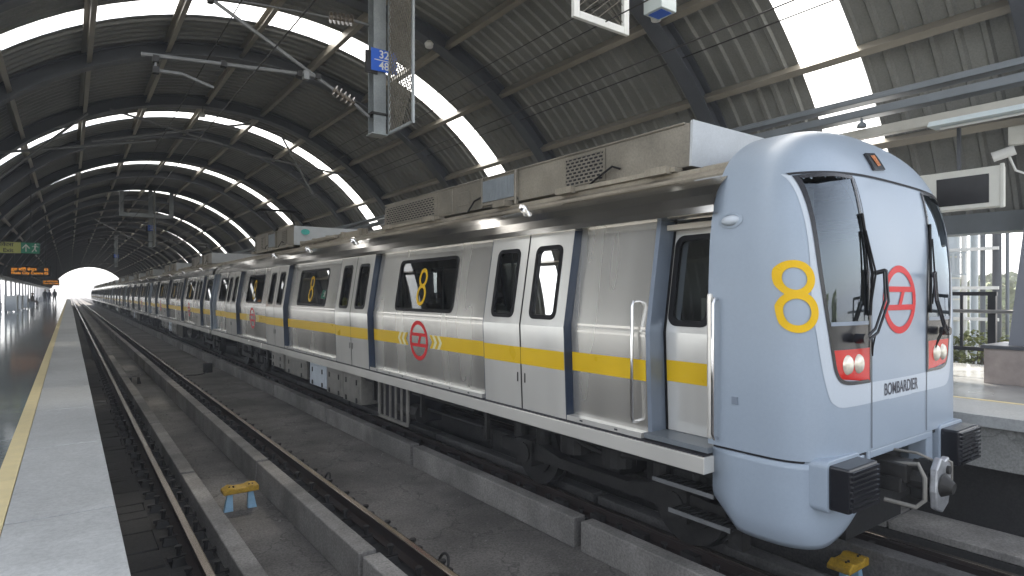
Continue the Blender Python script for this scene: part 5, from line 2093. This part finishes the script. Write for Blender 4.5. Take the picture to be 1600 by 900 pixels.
for k, (y, w) in enumerate(((52, 1.5), (57.5, 1.9), (64, 1.2))):
    t = thing("barrier_panel", ["pale glazed stair barrier panel nearest on the near platform", "wide pale stair barrier panel, middle of three on the near platform", "small pale stair barrier panel, farthest on the near platform"][k], "barrier", (-3.1, y, ZP), "stair barriers on the near platform")
    MB((-3.1, y, ZP)).box(-3.45, -2.75, y, y + .06, ZP + .12, ZP + 1.12).build("panel", 'acwhite', t, bevel=.01)
    MB((-3.1, y, ZP)).box(-2.78, -2.72, y - w, y, ZP + .12, ZP + 1.12).build("panel", 'acwhite', t, bevel=.01)
    for x in (-3.42, -2.75):
        MB((-3.1, y, ZP)).box(x - .03, x + .03, y - .03, y + .09, ZP, ZP + 1.2).build("post", 'galv', t)

# ------------------------------------------------------------------ outside on the right: service pipes, mast, shrubs, trees
t = thing("duct_tower", "pale blue grey pipe tower with cross bars outside the railing", "pipe tower", (14.2, 5, -9))
o = (14.2, 5, -9)
mb = MB(o)
mb.tube([(14.3, 4.75, -9), (14.3, 4.75, 9)], .22, 20)
pp = mb.build("pipe", 'duct2', t, smooth=True)
mb = MB(o)
for z in [-1 + .42 * k for k in range(16)]:
    mb.tube([(14.3, 4.75, z), (14.3, 4.75, z + .035)], .235, 20)
mb.build("collar", 'offwhite', pp, smooth=True)
for (x, y, r, m) in ((14.2, 4.42, .05, 'white'), (14.2, 5.1, .05, 'white'), (14.6, 4.38, .07, 'duct2'), (14.2, 4.12, .045, 'tray'), (14.2, 3.9, .075, 'rib'), (14.2, 3.74, .03, 'tray')):
    MB(o).tube([(x, y, -9), (x, y, 9)], r, 12).build("upright", m, t, smooth=True)
for z in (2.0, 2.6, 3.35, 4.2):
    mb = MB(o)
    mb.box(14.1, 14.16, 3.85, 5.2, z - .03, z + .03)
    mb.build("cross_bar", 'white', t)
for z in (1.2, 2.85):
    mb = MB(o)
    mb.box(14.02, 14.04, 4.33, 5.24, z, z + .03)
    mb.box(14.02, 14.04, 4.33, 5.24, z + .42, z + .45)
    for k in range(10):
        mb.box(14.02, 14.04, 4.35 + .09 * k, 4.39 + .09 * k, z + .03, z + .42)
    mb.build("ladder_guard", 'duct2', t)

def leaf_cloud(mb, c, r, n, s, rnd):
    for _ in range(n):
        while True:
            p = (rnd.uniform(-1, 1), rnd.uniform(-1, 1), rnd.uniform(-1, 1))
            d = p[0] ** 2 + p[1] ** 2 + p[2] ** 2
            if .2 < d < 1:
                break
        x, y, z = c[0] + p[0] * r[0], c[1] + p[1] * r[1], c[2] + p[2] * r[2]
        a, b = rnd.uniform(0, 2 * pi), rnd.uniform(-1, 1)
        u = (cos(a) * s, sin(a) * s, rnd.uniform(-.5, .5) * s)
        w = (-sin(a) * b * s * .5, cos(a) * b * s * .5, s * .6)
        mb.face([(x - u[0], y - u[1], z - u[2]), (x + w[0], y + w[1], z + w[2]), (x + u[0], y + u[1], z + u[2]), (x - w[0], y - w[1], z - w[2])])
def tree(label, x, y, h, rad, seed, n=1500, s=.35):
    rnd = random.Random(seed)
    t = thing("tree", label, "tree", (x, y, -9), "trees beyond the far platform")
    o = (x, y, -9)
    mb = MB(o)
    mb.tube([(x, y, -9), (x + .2, y, -9 + h * .35), (x - .1, y + .2, -9 + h * .7)], [.35, .25, .12], 8)
    for k in range(6):
        a = k * 1.05 + rnd.random()
        mb.tube([(x + .15, y, -9 + h * (.35 + .05 * k)), (x + rad * .6 * cos(a), y + rad * .6 * sin(a), -9 + h * (.55 + .06 * k))], [.14, .04], 6)
    mb.build("trunk", 'bark', t)
    mb = MB(o)
    for k in range(11):
        a = rnd.uniform(0, 2 * pi)
        q = rnd.uniform(.2, .85)
        cz = -9 + h * rnd.uniform(.45, .95)
        leaf_cloud(mb, (x + rad * q * cos(a), y + rad * q * sin(a), cz), (rad * rnd.uniform(.3, .5), rad * rnd.uniform(.3, .5), h * rnd.uniform(.07, .13)), n // 11, s, rnd)
    mb.build("crown", 'leaf', t, fixn=False)
    return t
spots = [(34, 12.5, 11.5, 4.2), (40, 10.0, 12.2, 4.6), (29, 8.0, 9.8, 3.4), (48, 17.5, 13, 5), (55, 12.5, 13.2, 5), (60, 21, 13, 5.2), (38, 15.5, 10.5, 4), (26, 9.8, 9.2, 3.0)]
desc = ["mid sized leafy tree right of the pipe tower", "tall rounded tree just beyond the dark uprights", "small tree close beyond the railing", "large hazy tree at the left of the far row",
        "large hazy tree in the middle of the far row", "farthest hazy tree behind the pipe tower", "broad low tree behind the pipe tower", "lowest tree nearest the far platform"]
for k, (x, y, h, r) in enumerate(spots):
    tree(desc[k], x, y, h, r, 40 + k)
for k, (x, y, h, r) in enumerate([(-16, -34, 13.5, 4.5), (-7, -42, 13, 5), (3, -46, 13.8, 5), (12, -38, 12.6, 4.6), (21, -32, 13.6, 5), (30, -24, 13, 5)]):
    tree("leafy tree at the open end of the line, %s from the west" % ["first", "second", "third", "fourth", "fifth", "sixth"][k], x, y, h, r, 70 + k, 900, .55)
# shrubs on the strip below the railing
t = thing("planter", "long concrete planter ledge outside the far platform railing", "planter", (13.9, 4, -9))
MB((13.9, 4, -9)).box(13.42, 14.6, -4, 14, -9, .95).build("ledge", 'conc', t)
for k in range(7):
    y = 2.2 + .62 * k
    rnd = random.Random(90 + k)
    t = thing("shrub", "bushy yellow green shrub on the ledge, number %s from the column" % ["first", "second", "third", "fourth", "fifth", "sixth", "seventh"][k], "shrub", (13.75, y, .95), "shrubs below the far railing")
    mb = MB((13.75, y, .95))
    leaf_cloud(mb, (13.75, y, 1.35), (.28, .42, .38 + .1 * rnd.random()), 420, .045, rnd)
    mb.build("foliage", 'leaf2', t, fixn=False)
    mb = MB((13.75, y, .95))
    for q in range(4):
        mb.tube([(13.75, y, .95), (13.75 + rnd.uniform(-.15, .15), y + rnd.uniform(-.25, .25), 1.4)], .012, 5)
    mb.build("stem", 'bark', t)

# ------------------------------------------------------------------ the hazy air
hz = bpy.data.materials.new("thin haze")
hz.use_nodes = True
t = hz.node_tree
for n in list(t.nodes):
    if n.type == 'BSDF_PRINCIPLED':
        t.nodes.remove(n)
v = t.nodes.new("ShaderNodeVolumePrincipled")
v.inputs["Color"].default_value = (.93, .95, 1.0, 1)
v.inputs["Density"].default_value = 0.003
t.links.new(v.outputs[0], [n for n in t.nodes if n.type == 'OUTPUT_MATERIAL'][0].inputs["Volume"])
M['haze'] = hz
hb = MB().box(-1520, 1520, -1520, 1520, -10.5, 14)
ho = hb.build("haze", 'haze')
ho['kind'] = 'stuff'
